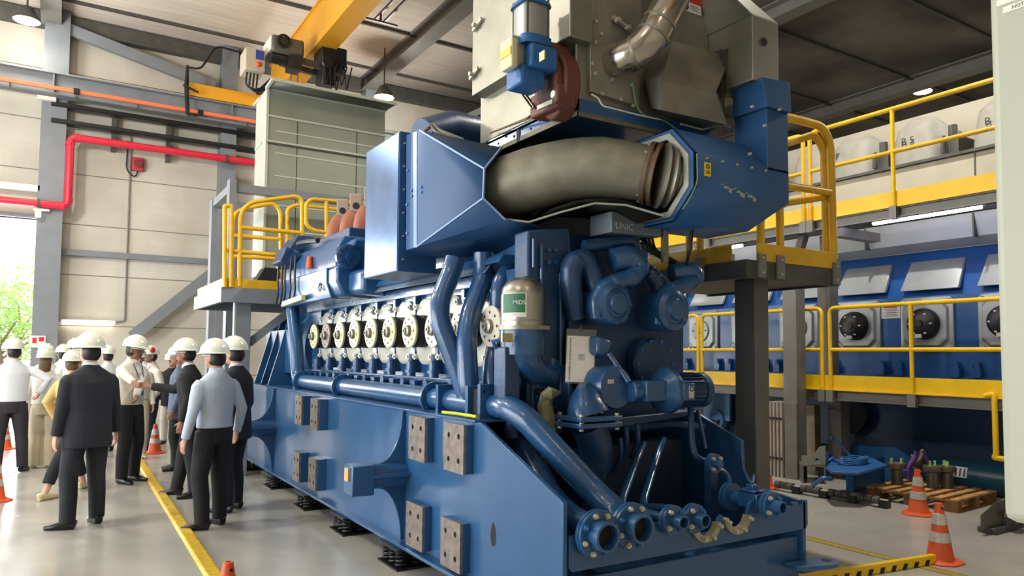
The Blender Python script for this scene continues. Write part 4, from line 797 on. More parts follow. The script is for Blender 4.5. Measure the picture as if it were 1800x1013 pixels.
A1, B1, C1, D1_, E1, F1 = PY(1183, 72, FY-.1), PY(1284, 100, FY-.1), PY(1162, 142, y7), PY(1258, 163, y7), PY(1162, 193, y7), PY(1278, 219, y7)
G1, H1, I1 = PY(1158, 72, FY+.02), PY(1131, 136, FY+.02), PY(1142, 190, FY+.02); J1, K1 = B1+V((0, .2, 0)), F1+V((.05, .3, 0))
b = MB(); b.faces([A1, B1, C1, D1_, E1, F1, G1, H1, I1, J1, K1], [(0, 2, 3, 1), (2, 4, 5, 3), (6, 7, 2, 0), (7, 8, 4, 2), (1, 3, 5, 10, 9), (8, 10, 5, 4), (6, 0, 1, 9)]); b.build('hood_casing', STEELD, EN, ang=15, solid=.005)
b = MB(); b.bb(4.3, XR_-.02, YF+.06, yb2+.5, ztop-.02, PY(1377, 45, YF+.06).z); Z9 = PY(1377, 45, YF+.06).z
b.hexa([(4.3, YF+.06, Z9), (XR_-.02, YF+.06, Z9), (XR_-.02, yb2+.5, Z9), (4.3, yb2+.5, Z9), (4.15, YF+.3, Z9+.35), (XR_-.25, YF+.3, Z9+.35), (XR_-.25, yb2+.5, Z9+.35), (4.15, yb2+.5, Z9+.35)])
SD = b.build('steel_duct', STEEL, EN, bev=.006); p = PY(1344, 73, YF+.055); MB().cyl(p, p+V((0, .008, 0)), .032, 20).build('round_hole', DARKIN, SD)
b = MB(); b.bb(4.28, 4.32, 3.85, 4.0, zf1+.05, zf1+.6); b.box(PY(1275, 130, 3.85), (.08, .1, .35)); b.cyl(PY(1290, 165, 3.8), PY(1300, 162, 3.8), .04, 12); b.build('duct_bracket', GREYD, EN)
pts = [PY(1078, 108, FY), PY(1092, 104, FY-.12), PY(1120, 92, FY-.22), PY(1143, 70, FY-.3), PY(1160, 38, FY-.33), PY(1222, -75, FY-.36)]
SP = MB().tube(pts, .118, 32, bend=.1).build('steel_exhaust_pipe', STEELB, EN)
b = MB()
for t, (p, q) in ((.3, (pts[0], pts[1])), (.9, (pts[1], pts[2])), (.2, (pts[3], pts[4])), (.9, (pts[3], pts[4]))): c = p+(q-p)*t; b.ring(c, (q-p).normalized(), .123, .11, .02, 32)
b.build('pipe_seam', STEEL, SP)
o_ = PY(1200, -20, FY-.002); r_u, u_u = V((1, 0, 0)), V((0, 0, 1)); a, c = PY(1198, -12, FY), PY(1232, 28, FY)
LB = MB().bb(a.x, c.x, FY-.004, FY+.01, c.z, a.z).build('warning_label', WHITE, CAS); wd, hd = c.x-a.x, a.z-c.z
MB().bb(a.x+wd*.35, c.x, FY-.006, FY-.004, a.z-hd*.42, a.z).build('label_red_field', LABELR, CAS); MB().bb(a.x+.01, a.x+wd*.3, FY-.006, FY-.004, a.z-hd*.42, a.z-hd*.1).build('label_yellow_field', LABELY, CAS)
MB().cyl((a.x+wd*.2, FY-.006, c.z+hd*.28), (a.x+wd*.2, FY-.004, c.z+hd*.28), wd*.15, 20).build('label_symbol', INKB, CAS)
b = MB()
for k in range(4): b.bb(a.x+wd*.42, a.x+wd*(.9-.1*(k % 2)), FY-.0055, FY-.004, c.z+hd*(.12+.1*k), c.z+hd*(.15+.1*k))
b.build('label_print', INK, CAS)
for col, pts in ((WHITE, [(1040, 166), (1052, 172), (1058, 186), (1075, 190), (1125, 203), (1160, 210)]), (GLEAD, [(1112, 145), (1118, 185), (1130, 203), (1165, 210), (1188, 226), (1197, 240)])):
    MB().tube([PY(x, y, FY-.05) for x, y in pts], .006, 6, bend=.05).build('earth_lead', col, EN)
MB().tube([PY(1225, 270, YF-.01), PY(1226, 320, YF-.01), PY(1215, 345, YF-.01), PY(1200, 368, YF+.05)], .004, 6, bend=.04).build('green_lead', GLEAD, RH)
b = MB(); b.tube([PY(1197, 218, 3.75), PY(1235, 228, 3.75), PY(1260, 220, 3.75), PY(1272, 224, 3.75)], .008, 6, bend=.03); q = PY(1275, 222, 3.75); b.cyl(q-V((.05, 0, 0)), q+V((.05, 0, 0)), .02, 10); b.build('sensor_lead', STEEL, EN)
# actuator and oxide red valve on the left face
xa = 2.66; c = PX(933, 48, xa); zb0, zt0 = PX(933, 72, xa).z, PX(933, 16, xa).z
AC = MB().loft([(V((xa, c.y, zb0)), .1, .1), (V((xa, c.y, zt0)), .1, .1)], (1, 0, 0), 20, 4).build('actuator_cylinder', mat('actuator grey', '#9b9d98', .4, .4), EN, bev=.005)
b = MB(); b.loft([(V((xa, c.y, zt0)), .12, .12), (V((xa, c.y, zt0+.03)), .11, .11)], (1, 0, 0), 16, 4); b.build('actuator_cap', BLUEB, AC); b = MB(); b.loft([(V((xa, c.y, zb0-.06)), .12, .12), (V((xa, c.y, zb0)), .12, .12)], (1, 0, 0), 16, 4); b.build('actuator_cap', BLUEB, AC)
b = MB(); [b.tube([(xa+sx*.085, c.y+sy*.085, zb0), (xa+sx*.085, c.y+sy*.085, zt0+.05)], .009, 8) for sx in (-1, 1) for sy in (-1, 1)]; b.build('tie_rods', GREYD, AC)
g0 = PX(950, 80, xa).z; g1 = PX(945, 150, xa).z
b = MB(); b.box((xa+.03, c.y-.02, (g0+g1)/2+.06), (.22, .22, .16)); b.box((xa-.02, c.y+.03, g1+.07), (.2, .2, .14)); b.build('actuator_gearbox', BLUEB, EN, bev=.02)
q = PX(948, 100, xa-.09); MB().bb(xa-.085, xa-.075, q.y-.05, q.y+.01, q.z-.03, q.z+.03).build('type_plate', mat('brass plate', '#b7a878'), EN)
q = PX(905, 97, xa-.1); b = MB(); b.box((xa-.1, q.y, q.z), (.14, .16, .2)); b.build('limit_switch_box', mat('switch box grey', '#aaa898', .4, .3), EN, bev=.008)
q = PX(893, 97, xa-.2); MB().box((xa-.19, q.y, q.z), (.05, .14, .19)).build('clear_cover', mat('yellowed clear cover', '#cfc7a0', .15, 0), EN, bev=.01); MB().box((xa-.218, q.y, q.z+.01), (.006, .13, .05)).build('yellow_indicator', YEL, EN)
for d in (0, .03): MB().tube([PX(900+d*200, 122, 2.6), PX(900+d*200, 140, 2.6), PX(940+d*200, 196, 2.82), PX(928+d*200, 207, 2.9), PX(862, 234, 2.95)], .007, 6, bend=.04).build('copper_lead', mat('dark copper', '#4b3b2c', .4, .6), EN)
vx = 2.86; q = PX(970, 150, vx); b = MB(); n = 20
b.prism([V((vx, q.y+.17*math.cos(2*PI*k/n), q.z+.24*math.sin(2*PI*k/n))) for k in range(n)], (.13, 0, 0)); b.prism([V((vx-.1, q.y+.09*math.cos(2*PI*k/n), q.z+.2+.1*math.sin(2*PI*k/n))) for k in range(n)], (.2, 0, 0)); VB = b.build('valve_body', OXIDE, EN, bev=.015)
MB().prism([V((vx-.06, q.y+.14*math.cos(R(t)), q.z+.2*math.sin(R(t)))) for t in range(0, 360, 30)], (.06, 0, 0)).build('valve_flange_rim', OXIDE, VB, bev=.01)
MB().prism([V((vx-.061, q.y+.1*math.cos(R(t)), q.z-.02+.14*math.sin(R(t)))) for t in range(0, 360, 20)], (.002, 0, 0)).build('valve_port', mat('dark oxide port', '#331c19', .7), VB)
p = PX(968, 208, vx); b = MB(); b.box((vx+.02, q.y+.02, zf1-.02), (.16, .34, .16)); b.build('valve_foot', OXIDE, VB, bev=.015)
b = MB(); [b.cyl((vx-.07, q.y+.02+s*.13, zf1-.01), (vx-.04, q.y+.02+s*.13, zf1-.01), .026, 12) for s in (-1, 1)]; b.build('valve_bolts', WHITE, VB)
MB().bar(PX(945, 190, vx-.1), PX(972, 178, vx-.1), .012, .03).build('flat_lever', STEEL, VB)
# wall side ducts beyond the casing are hidden; electrical generator on the same frame
GN = thing('generator', 'blue generator at the far end of the engine base frame', 'generator', (3.45, 10.4, ZT+.012))
b = MB(); b.bb(2.75, 4.2, 10.1, 11.4, ZT+.012, 2.1); b.lathe([(.6, 10.1), (.65, 10.2), (.65, 11.3), (.5, 11.5)], (3.45, 0, 1.78), (0, 1, 0), 36); b.build('housing', BLUE, GN, bev=.02)
b = MB(); 
for y in (10.2, 10.6, 11.0): b.prism([(2.44, y, ZT+.012), (2.44, y+.03, ZT+.012), (2.72, y+.03, 2.2), (2.72, y, 2.2)], (.3, 0, 0))
b.build('support_rib', BLUE, GN)
b = MB(); b.bb(2.66, 2.74, 9.95, 11.3, 1.4, 2.0); b.build('side_panel', BLUE, GN, bev=.01)
b = MB(); b.lathe([(.62, 9.85), (.66, 9.9), (.66, 10.05), (.5, 10.06)], (3.45, 0, 1.75), (0, 1, 0), 36); b.build('flywheel_housing', BLUED, EN)
# objects hanging on the engine
DC = thing('document_pouch', 'clear plastic pouch with white papers hanging on the engine front', 'document pouch', PY(1020, 672, 3.86))
pts = [PY(998, 590, 4.13), PY(1046, 592, 4.1), PY(1043, 673, 4.06), PY(995, 671, 4.1)]; b = MB(); b.prism(pts, (0, .008, 0)); b.build('paper_sheet', PAPER, DC)
b = MB(); pts2 = [PY(996, 578, 4.12), PY(1049, 580, 4.09), PY(1045, 676, 4.05), PY(993, 674, 4.09)]; b.prism(pts2, (0, .003, 0)); b.build('pouch', CLEAR, DC)
b = MB(); u = (pts[1]-pts[0]); d = (pts[3]-pts[0])
for k in range(22): a = pts[0]+u*.08+d*(.05+.042*k)-V((0, .002, 0)); b.hexa([a, a+u*.05, a+u*.05+V((0, .001, 0)), a+V((0, .001, 0)), a+d*.022, a+d*.022+u*.05, a+d*.022+u*.05+V((0, .001, 0)), a+d*.022+V((0, .001, 0))])
for k in range(5): a = pts[0]+u*.4+d*(.4+.03*k)-V((0, .003, 0)); b.hexa([a, a+u*.25, a+u*.25+V((0, .001, 0)), a+V((0, .001, 0)), a+d*.008, a+d*.008+u*.25, a+d*.008+u*.25+V((0, .001, 0)), a+d*.008+V((0, .001, 0))])
b.build('printed_lines', INKB, DC)
MB().tube([PY(1020, 582, 4.1), PY(1022, 574, 4.12)], .01, 8).build('hanger_tie', STEEL, DC)
rr = random.Random(5); b = MB(); cpts = [(968, 690, .03), (962, 697, .05), (958, 712, .04), (962, 735, .055), (966, 755, .05), (968, 770, .035)]
secs = [(PY(x, y, 4.12), r, r*.8) for x, y, r in cpts]; b.loft(secs, (1, 0, 0), 14)
b.v = [p+V((rr.uniform(-.012, .012), rr.uniform(-.012, .012), rr.uniform(-.006, .006))) for p in b.v]; bag = b.build('plastic_bag', BAGM, ang=20); tag(bag, 'olive plastic bag wrapped over a pipe end low on the engine front', 'bag')
b = MB(); b.loft([(PY(952, 696, 4.1), .02, .02), (PY(966, 692, 4.08), .05, .03), (PY(982, 690, 4.1), .015, .02)], (0, 0, 1), 10); bag2 = b.build('bag_knot', BAGM, bag)
MB().tube([P(778, 725, 'Z', ZT+.03), P(800, 727, 'Z', ZT+.03), P(838, 733, 'Z', ZT+.03)], .012, 8).build('yellow_green_cable', mat('yellow green cable', '#c9c92a', .5), EN)
# spring isolators
def isolator(y, lab, first=[None]):
    if first[0] is None:
        t = thing('spring_isolator', lab, 'spring mount', (2.42, y, 0), 'spring isolators under the base frame')
        MB().bb(2.27, 2.57, y-.2, y+.2, 0, .014).build('bottom_plate', BLACKP, t); MB().bb(2.27, 2.57, y-.2, y+.2, .148, .164).build('top_plate', BLACKP, t)
        for i in range(2):
            for j in range(3): MB().helix((2.34+.15*i, y-.13+.13*j, .018), .045, .126, 4, .011).build('coil_spring', BLACKP, t)
        first[0] = t; return t
    return copy_tree(first[0], (2.42, y, 0), label=lab)
for y, lab in ((5.5, 'black coil spring mount nearest the camera under the blue base'), (6.75, 'black coil spring mount second from the camera under the blue base'), (8.0, 'black coil spring mount third from the camera under the blue base'), (9.4, 'black coil spring mount beside the far machined pads under the blue base'), (11.0, 'black coil spring mount at the far end of the blue base beside the men')):
    isolator(y, lab)
# ------------------------------------------------------------------ galvanised ventilation duct on the left
VY = 13.6; xl, xr = PY(469, 250, VY).x, PY(676, 260, VY).x
VH = thing('ventilation_duct', 'tall galvanised ventilation duct with flared top behind the yellow railings', 'duct', ((xl+xr)/2, 14, 3.1))
zt = PY(470, 203, VY).z; ym = PX(451, 260, xl).y; zl_ = 3.1
b = MB(); b.bb(xl, xr, VY, ym, zl_, zt); b.build('duct_body', GALV, VH)
b = MB(); ft = PY(472, 156, VY); zf = P(455, 134, 'Y', VY-.55).z
b.hexa([(xl, VY, zt), (xr, VY, zt), (xr, ym, zt), (xl, ym, zt), (xl, VY, ft.z), (xr, VY, ft.z), (xr, ym, ft.z+.02), (xl, ym, ft.z+.02)])
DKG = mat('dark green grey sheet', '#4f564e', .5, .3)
b.build('duct_neck', GALV, VH)
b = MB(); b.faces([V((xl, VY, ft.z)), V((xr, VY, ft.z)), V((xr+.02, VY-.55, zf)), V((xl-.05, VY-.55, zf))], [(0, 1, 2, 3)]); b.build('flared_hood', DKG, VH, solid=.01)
b = MB()
for z in (zt, ft.z, PY(466, 247, VY).z): b.bb(xl-.03, xr+.02, VY-.035, VY+.01, z-.018, z+.018)
b.bar((xl-.05, VY-.55, zf), (xr+.02, VY-.55, zf), .03, .05); b.bar((xl-.03, VY-.01, ft.z), (xl-.05, VY-.55, zf), .05, .05)
b.build('edge_flange', GALVL, VH)
b = MB(); b.bb(xl-.025, xl+.02, VY-.02, ym, zl_, ft.z); b.build('side_frame', GALVL, VH)
b = MB()
for y_ in (229, 268, 308, 360, 405): 
    z = PY(477, y_, VY).z; b.bb(xl+.15, xr-.15, VY-.012, VY, z-.012, z+.012)
b.build('stiffening_rib', GALVL, VH)
b = MB()
for px in (522, 627): x = PY(px, 260, VY).x; b.bb(x-.008, x+.008, VY-.006, VY, zl_, zt)
for z in (PY(466, 247, VY).z-.03,): b.bb(xl, xr, VY-.03, VY, z-.02, z+.01)
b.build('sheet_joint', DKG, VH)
for px in (PX(455, 180, xl), PX(458, 258, xl)): MB().box((xl-.03, px.y, px.z), (.05, .5, .05)).build('side_clip', GALVL, VH)
b = MB(); za, zb_2 = PY(420, 324, 12.9).z, PY(420, 336, 12.9).z-.02; xq, xq2 = PY(404, 330, 12.9).x, PY(414, 330, 12.9).x
b.bb(xq2, 5.4, 12.85, 13.0, zb_2, za); b.bb(xq2, 5.4, 14.45, 14.6, zb_2, za); b.bb(xq-.02, xq2, 12.8, 13.05, 0, za+.06); b.bb(5.4, 5.6, 12.8, 13.05, 0, za); b.bb(xq, xq+.12, 13.05, 14.45, zb_2, za); b.bb(5.4, 5.6, 14.4, 14.6, 0, za); b.bb(xq-.02, xq2, 14.45, 14.7, 0, za)
tag(b.build('duct_support_frame', GREYS), 'grey steel frame standing under the galvanised ventilation duct', 'frame')
# ------------------------------------------------------------------ railings
def rail(parent, pts, r=.03, m=YEL, bend=.14, name='guard_rail', n=14): return MB().tube(pts, r, n, bend=bend).build(name, m, parent)
# left platform
LP = thing('access_platform', 'grey access platform with looped yellow railings left of the blue engine', 'platform', (2.6, 10.6, 0))
YL = 10.3; zd = PY(440, 507, YL).z; xa, xe = PY(389, 510, YL).x, 4.6
b = MB(); b.bb(xa, xe, YL, YL+.06, zd-.2, zd); b.bb(xa, xa+.06, YL+.06, 12.54, zd-.2, zd); b.bb(xa, xe, 12.54, 12.6, zd-.2, zd); b.build('deck_frame', GREYS, LP)
MB().bb(xa+.061, xe, YL+.061, 12.53, zd-.03, zd+.005).build('deck', GREYW, LP)
q = PY(425, 560, YL+.2); MB().bb(q.x-.1, q.x+.1, YL+.1, YL+.3, 0, zd-.1).build('post', GREYS, LP, bev=.006); MB().bb(4.3, 4.5, 12.2, 12.4, 0, zd-.1).build('post', GREYS, LP, bev=.006)
b = MB(); b.bar((q.x+.1, YL+.2, zd-.75), (q.x+.75, YL+.2, zd-.2), .08, .1); b.build('knee_brace', GREYS, LP)
MB().cyl((q.x-.11, YL+.12, 0), (q.x-.11, YL+.12, zd-.2), .02, 10).build('white_conduit', GALVL, LP)
pt = lambda x, y, d=0: PY(x, y, YL+d)
b = MB(); b.bb(xa+.02, 4.5, YL+.01, YL+.03, zd, zd+.12); b.bb(xa+.02, xa+.04, YL+.03, 12.4, zd, zd+.12); b.build('toe_board', YEL, LP)
rail(LP, [pt(395, 505), pt(395, 362), pt(401, 362), pt(407, 362), pt(406, 505)], bend=.1)
rail(LP, [pt(421, 503, .02), pt(423, 358, .02), pt(521, 345, .02), pt(531, 352, .02), pt(531, 435, .02)], bend=.25)
rail(LP, [pt(422, 400, .02), pt(531, 410, .02)], bend=0); rail(LP, [pt(392, 440, .02), pt(491, 449, .02)], bend=0)
rail(LP, [pt(408, 412, 1.0), pt(411, 371, 1.0), pt(480, 357, 1.0), pt(493, 370, 1.0), pt(494, 490, 1.0)], bend=.22); rail(LP, [pt(409, 414, 1.0), pt(494, 421, 1.0)], bend=0); rail(LP, [pt(407, 451, 1.0), pt(490, 455, 1.0)], bend=0)
rail(LP, [pt(505, 440, 1.0), pt(505, 366, 1.0), pt(524, 360, 1.0), pt(530, 362, 1.0)], bend=.2)
rail(LP, [pt(640, 358, .6), pt(548, 350, .6), pt(538, 358, .6), pt(538, 396, .6), pt(552, 406, .6), pt(578, 409, .6)], bend=.18); rail(LP, [pt(574, 440, .6), pt(574, 354, .6)], bend=0)
rail(LP, [pt(530, 361, 1.6), pt(640, 373, 1.6)], bend=0); rail(LP, [pt(505, 421, 1.6), pt(575, 428, 1.6)], bend=0)
b = MB(); q = pt(470, 475, .9); b.prism([pt(448, 498, .9), pt(466, 470, .9), pt(488, 472, .9), pt(486, 500, .9)], (0, .3, 0)); tag(b.build('black_fan_unit', BLACKP), 'small black unit standing on the left access platform', 'machine part')
# ------------------------------------------------------------------ near right platform
RX, RY = 4.78, 4.05
NP = thing('access_platform', 'grey access platform with yellow railings right behind the blue air hood', 'platform', (5.2, 4.6, 0))
zd2 = PY(1440, 470, RY).z; zdb = PY(1440, 500, RY).z; xr2 = PY(1474, 480, RY).x
b = MB(); b.bb(RX, xr2, RY, RY+.05, zdb, zd2); b.bb(RX, RX+.05, RY+.05, 5.6, zdb, zd2); b.bb(xr2-.05, xr2, RY+.05, 5.6, zdb, zd2); b.bb(RX+.05, xr2-.05, RY+.05, 5.59, zdb+.02, zdb+.05); b.build('deck_frame', GREYD, NP)
MB().bb(RX+.051, xr2-.051, RY+.051, 5.59, zd2-.03, zd2+.004).build('deck', GREYD, NP)
q = PY(1319, 505, RY+.2); MB().bb(q.x-.02, q.x+.16, RY+.14, RY+.36, 0, zdb+.02).build('post', mat('platform post grey', '#6d6c66', .5, .1, .2, 5), NP, bev=.008)
b = MB(); zt3 = zd2+.15; b.bb(RX+.14, xr2-.03, RY-.005, RY+.012, zd2, zt3); b.bb(RX-.002, RX+.012, RY+.15, 5.5, zd2, zt3-.01); b.build('toe_board', YEL, NP, bev=.004)
b = MB()
for px in (1340, 1373, 1471): q = PY(px, 480, RY-.02); MB().bb(q.x-.045, q.x+.045, RY-.03, RY+.0, zdb+.01, zd2+.06).build('rail_socket', GREYW, NP, bev=.004)
q = PX(1231, 485, RX); b.bb(RX-.03, RX, q.y-.05, q.y+.05, zdb+.01, zd2+.06); b.build('rail_socket', GREYW, NP, bev=.004)
b = MB()
for px in (1340, 1373, 1471):
    for z in (zdb+.05, zd2+.02): q = PY(px, 480, RY-.03); b.cyl(q.xyz*0+V((q.x, RY-.045, z)), V((q.x, RY-.03, z)), .012, 8)
b.build('socket_bolts', BOLTM, NP)
t_ = lambda x, y, d=0: PY(x, y, RY+.03+d)
rr_ = .034
rail(NP, [t_(1337, 470), t_(1337, 330)], rr_, bend=0); rail(NP, [t_(1372, 470), t_(1370, 330)], rr_, bend=0)
q = PX(1231, 400, RX+.03); rail(NP, [V((RX+.03, q.y, zd2)), V((RX+.03, q.y, zd2+1.15)), V((RX+.03, RY+.6, zd2+1.15))], rr_, bend=.15); 
rail(NP, [V((RX+.03, RY+.66, zd2)), V((RX+.03, RY+.66, zd2+1.1))], rr_, bend=0)
rail(NP, [t_(1330, 196), t_(1392, 208), t_(1445, 222), t_(1459, 250), t_(1465, 455)], rr_*1.12, bend=.2)
rail(NP, [t_(1330, 262, .06), t_(1392, 250, .06), t_(1432, 236, .06), t_(1448, 262, .06), t_(1453, 455, .06)], rr_, bend=.17)
rail(NP, [t_(1340, 322), t_(1385, 327), t_(1462, 339)], rr_, bend=0); rail(NP, [t_(1340, 372, .06), t_(1385, 356, .06), t_(1452, 346, .06)], rr_, bend=0)
# ------------------------------------------------------------------ walkways of the engine on the right
WX = 9.0
def walkway(nm, lab, X, zdeck, zbot, y0, y1, posts, railz, midz, gaps=()):
    t = thing(nm, lab, 'walkway', (X+.5, (y0+y1)/2, 0 if zdeck < 2 else zbot))
    b = MB(); b.bb(X-.03, X+.0, y0, y1, zbot, zdeck-.03); b.bb(X-.06, X+.02, y0, y1, zbot, zbot+.02); b.bb(X-.06, X+.02, y0, y1, zdeck-.05, zdeck-.03); b.build('edge_channel', GREYW, t)
    MB().bb(X, X+.85, y0, y1, zdeck-.06, zdeck-.02).build('deck', GREYD, t)
    b = MB(); b.bb(X-.06, X-.045, y0, y1, zdeck-.03, zdeck+.17); b.bb(X-.09, X-.045, y0, y1, zdeck-.035, zdeck-.02); b.build('toe_board', YELB, t)
    for y in posts:
        MB().tube([(X-.075, y, zbot+.02), (X-.075, y, railz)], .026, 12).build('rail_post', YELB, t); MB().bb(X-.11, X-.04, y-.045, y+.045, zbot-.02, zdeck-.02).build('post_socket', GREYW, t)
    return t
zr, zm2 = 2.345, 1.775
lw = walkway('lower_walkway', 'long low walkway with yellow railing in front of the right engine', WX, 1.26, 1.09, 3.2, 12, [], zr, zm2)
yA = [PX(x, 600, WX-.075).y for x in (1602, 1459, 1445, 1234, 1227)]
XR = WX-.075
def loop(y0, y1, mids=(), sl=0):
    MB().tube([(XR, y0, 1.1), (XR, y0, zr), (XR, y1, zr), (XR, y1, 1.1)], .027, 12, bend=.09).build('guard_rail', YELB, lw)
    MB().tube([(XR, y0, zm2), (XR, y1, zm2)], .026, 12).build('mid_rail', YELB, lw)
    for y in (y0, y1)+tuple(mids):
        MB().bb(XR-.04, XR+.03, y-.05, y+.05, 1.07, 1.23).build('post_socket', GREYW, lw)
    for y in mids: MB().tube([(XR, y, 1.1), (XR, y, zr)], .026, 12).build('rail_post', YELB, lw)
loop(3.3, yA[1], (yA[0],)); loop(yA[2], yA[3], ((yA[2]+yA[3])/2+.3,)); loop(yA[4], 10.6)
q0, q1, q2_ = PX(1748, 692, XR-.02), PX(1748, 800, XR-.02), PX(1758, 805, XR-.02)
MB().tube([(XR-.02, 4.2, 1.25), (XR-.02, q0.y, q0.z), (XR-.02, q0.y, q1.z), (XR-.02, 4.12, q1.z-.03), (XR-.02, 3.6, q1.z-.05)], .03, 12, bend=.08).build('end_loop', YELB, lw)
for y, zz_ in ((PX(1470, 700, 9.3).y, 0),): MB().bb(9.25, 9.45, y-.1, y+.1, 0, 1.2).build('post', GREYW, lw)
for y in (9.5, 11.5): MB().bb(9.25, 9.45, y-.1, y+.1, 0, 1.2).build('post', GREYW, lw)
UX = 8.85; zr3, zm3, zd3, zb3 = PX(1570, 195, UX).z, PX(1570, 270, UX).z, PX(1570, 362, UX).z, PX(1570, 385, UX).z
yU = PX(1570, 300, UX-.075).y
uw = walkway('upper_walkway', 'high walkway with yellow railing along the top of the right engine', UX, zd3, zb3, 2.0, 13, (yU, yU-1.9), zr3, zm3)
y2 = PX(1424, 300, UX-.075).y; y3 = PX(1412, 300, UX-.075).y
XR3 = UX-.075
MB().tube([(XR3, 2.0, zr3), (XR3, y2, zr3), (XR3, y2, zb3+.02)], .03, 12, bend=.12).build('guard_rail', YEL, uw); MB().tube([(XR3, 2.0, zm3), (XR3, y2, zm3)], .028, 12).build('mid_rail', YEL, uw)
MB().tube([(XR3, y3, zb3+.02), (XR3, y3, zr3), (XR3, 12.5, zr3), (XR3, 12.5, zb3)], .03, 12, bend=.12).build('guard_rail', YEL, uw); MB().tube([(XR3, y3, zm3), (XR3, 12.5, zm3)], .028, 12).build('mid_rail', YEL, uw)
for y in (y2, y3, 8.2, 9.6, 11): MB().bb(XR3-.04, XR3+.03, y-.05, y+.05, zb3-.02, zd3-.02).build('post_socket', GREYW, uw)
for y in (8.2, 9.6, 11): MB().tube([(XR3, y, zb3), (XR3, y, zr3)], .028, 12).build('rail_post', YEL, uw)
b = MB(); yg = PX(1396, 600, 8.75).y; b.bb(8.65, 8.85, yg-.11, yg+.11, 0, 2.86); b.build('post', GREYW, uw, bev=.006)
ya2 = PX(1455, 530, 9.35).y; MB().bb(9.25, 9.45, ya2-.1, ya2+.1, 1.3, 2.84).build('post', GREYW, uw, bev=.006)
b = MB(); b.bar((8.72, yg, 2.77), (9.35, ya2, 2.77), .12, .14); b.build('support_bracket', GREYW, uw); b = MB(); b.bar((8.72, yg, 2.8), (9.0, yg+.0, zb3), .1, .1); b.build('support_strut', GREYW, uw); b = MB(); b.bar((9.35, ya2, 2.8), (9.3, ya2, zb3), .1, .1); b.build('support_strut', GREYW, uw)
b = MB(); b.bb(UX-.02, UX+.9, 5.9, 6.05, zb3-.12, zb3); b.build('support_bracket', GREYW, uw); b = MB(); b.bb(UX-.02, UX+.9, 8.5, 8.65, zb3-.12, zb3); b.build('support_bracket', GREYW, uw)
for k, (xa_, ya_, xb_, yb_, m_, lab) in enumerate(((1530, 395, 1732, 362, TUBEP, 'glowing violet white tube light under the high walkway, nearest the cream cabinet'), (1190, 448, 1308, 433, TUBEW, 'glowing white tube light under the high walkway, seen below the blue air hood'))):
    p, q = PX(xa_, ya_, 9.15), PX(xb_, yb_, 9.15); z = (p.z+q.z)/2; t = thing('walkway_tube_light', lab, 'light', (9.15, (p.y+q.y)/2, z), 'tube lights under the high walkway')
    MB().bb(9.1, 9.2, q.y, p.y, z+.02, zd3-.06).build('housing', GREYD, t); MB().tube([(9.15, q.y+.04, z), (9.15, p.y-.04, z)], .022, 10).build('tube', m_, t)
# ------------------------------------------------------------------ the second engine on the right
RE = thing('diesel_engine', 'long bright blue diesel engine with silver covers behind the right walkways', 'engine', (11, 7, 0))
EX = 10.2; ye0, ye1 = 1.5, 16
b = MB(); b.prism([(EX, 0, 1.2), (EX, 0, 2.5), (EX+.12, 0, 2.53), (EX+.35, 0, 3.2), (13.2, 0, 3.2), (13.2, 0, 1.2)], (0, ye1-ye0, 0)); b.v = [p+V((0, ye0, 0)) for p in b.v]; b.build('engine_block', BLUER, RE)
b = MB(); b.bb(EX-.12, 13, ye0, ye1, 1.2, 1.34); b.bb(EX-.06, EX, ye0, ye1, 1.34, 1.42); b.build('block_foot', mat('greenish blue paint', '#2b5a78', .35, 0, .3, 3), RE)
MB().bb(EX-.15, 13.2, ye0, ye1, .25, 1.2).build('base_frame', mat('dark navy paint', '#1a3350', .45), RE); MB().bb(EX+.1, 13, ye0, ye1, 0, .25).build('base_foot', BLACKP, RE)  # base frame in a darker blue than the block
b = MB(); b.bb(EX-.02, EX+.02, ye0, ye1, 2.47, 2.53); b.build('block_rib', BLUER, RE)
yd = [PX(x, 570, EX-.2).y for x in (1222, 1306, 1382, 1495, 1617, 1760)]
pit = (yd[3]-yd[4]); ys = [yd[4]+pit*(3-k)-pit*2 for k in range(-1, 8)]
ys = sorted([yd[4]+pit*k for k in range(-3, 7)])
zc = PX(1495, 573, EX-.2).z
cv = None
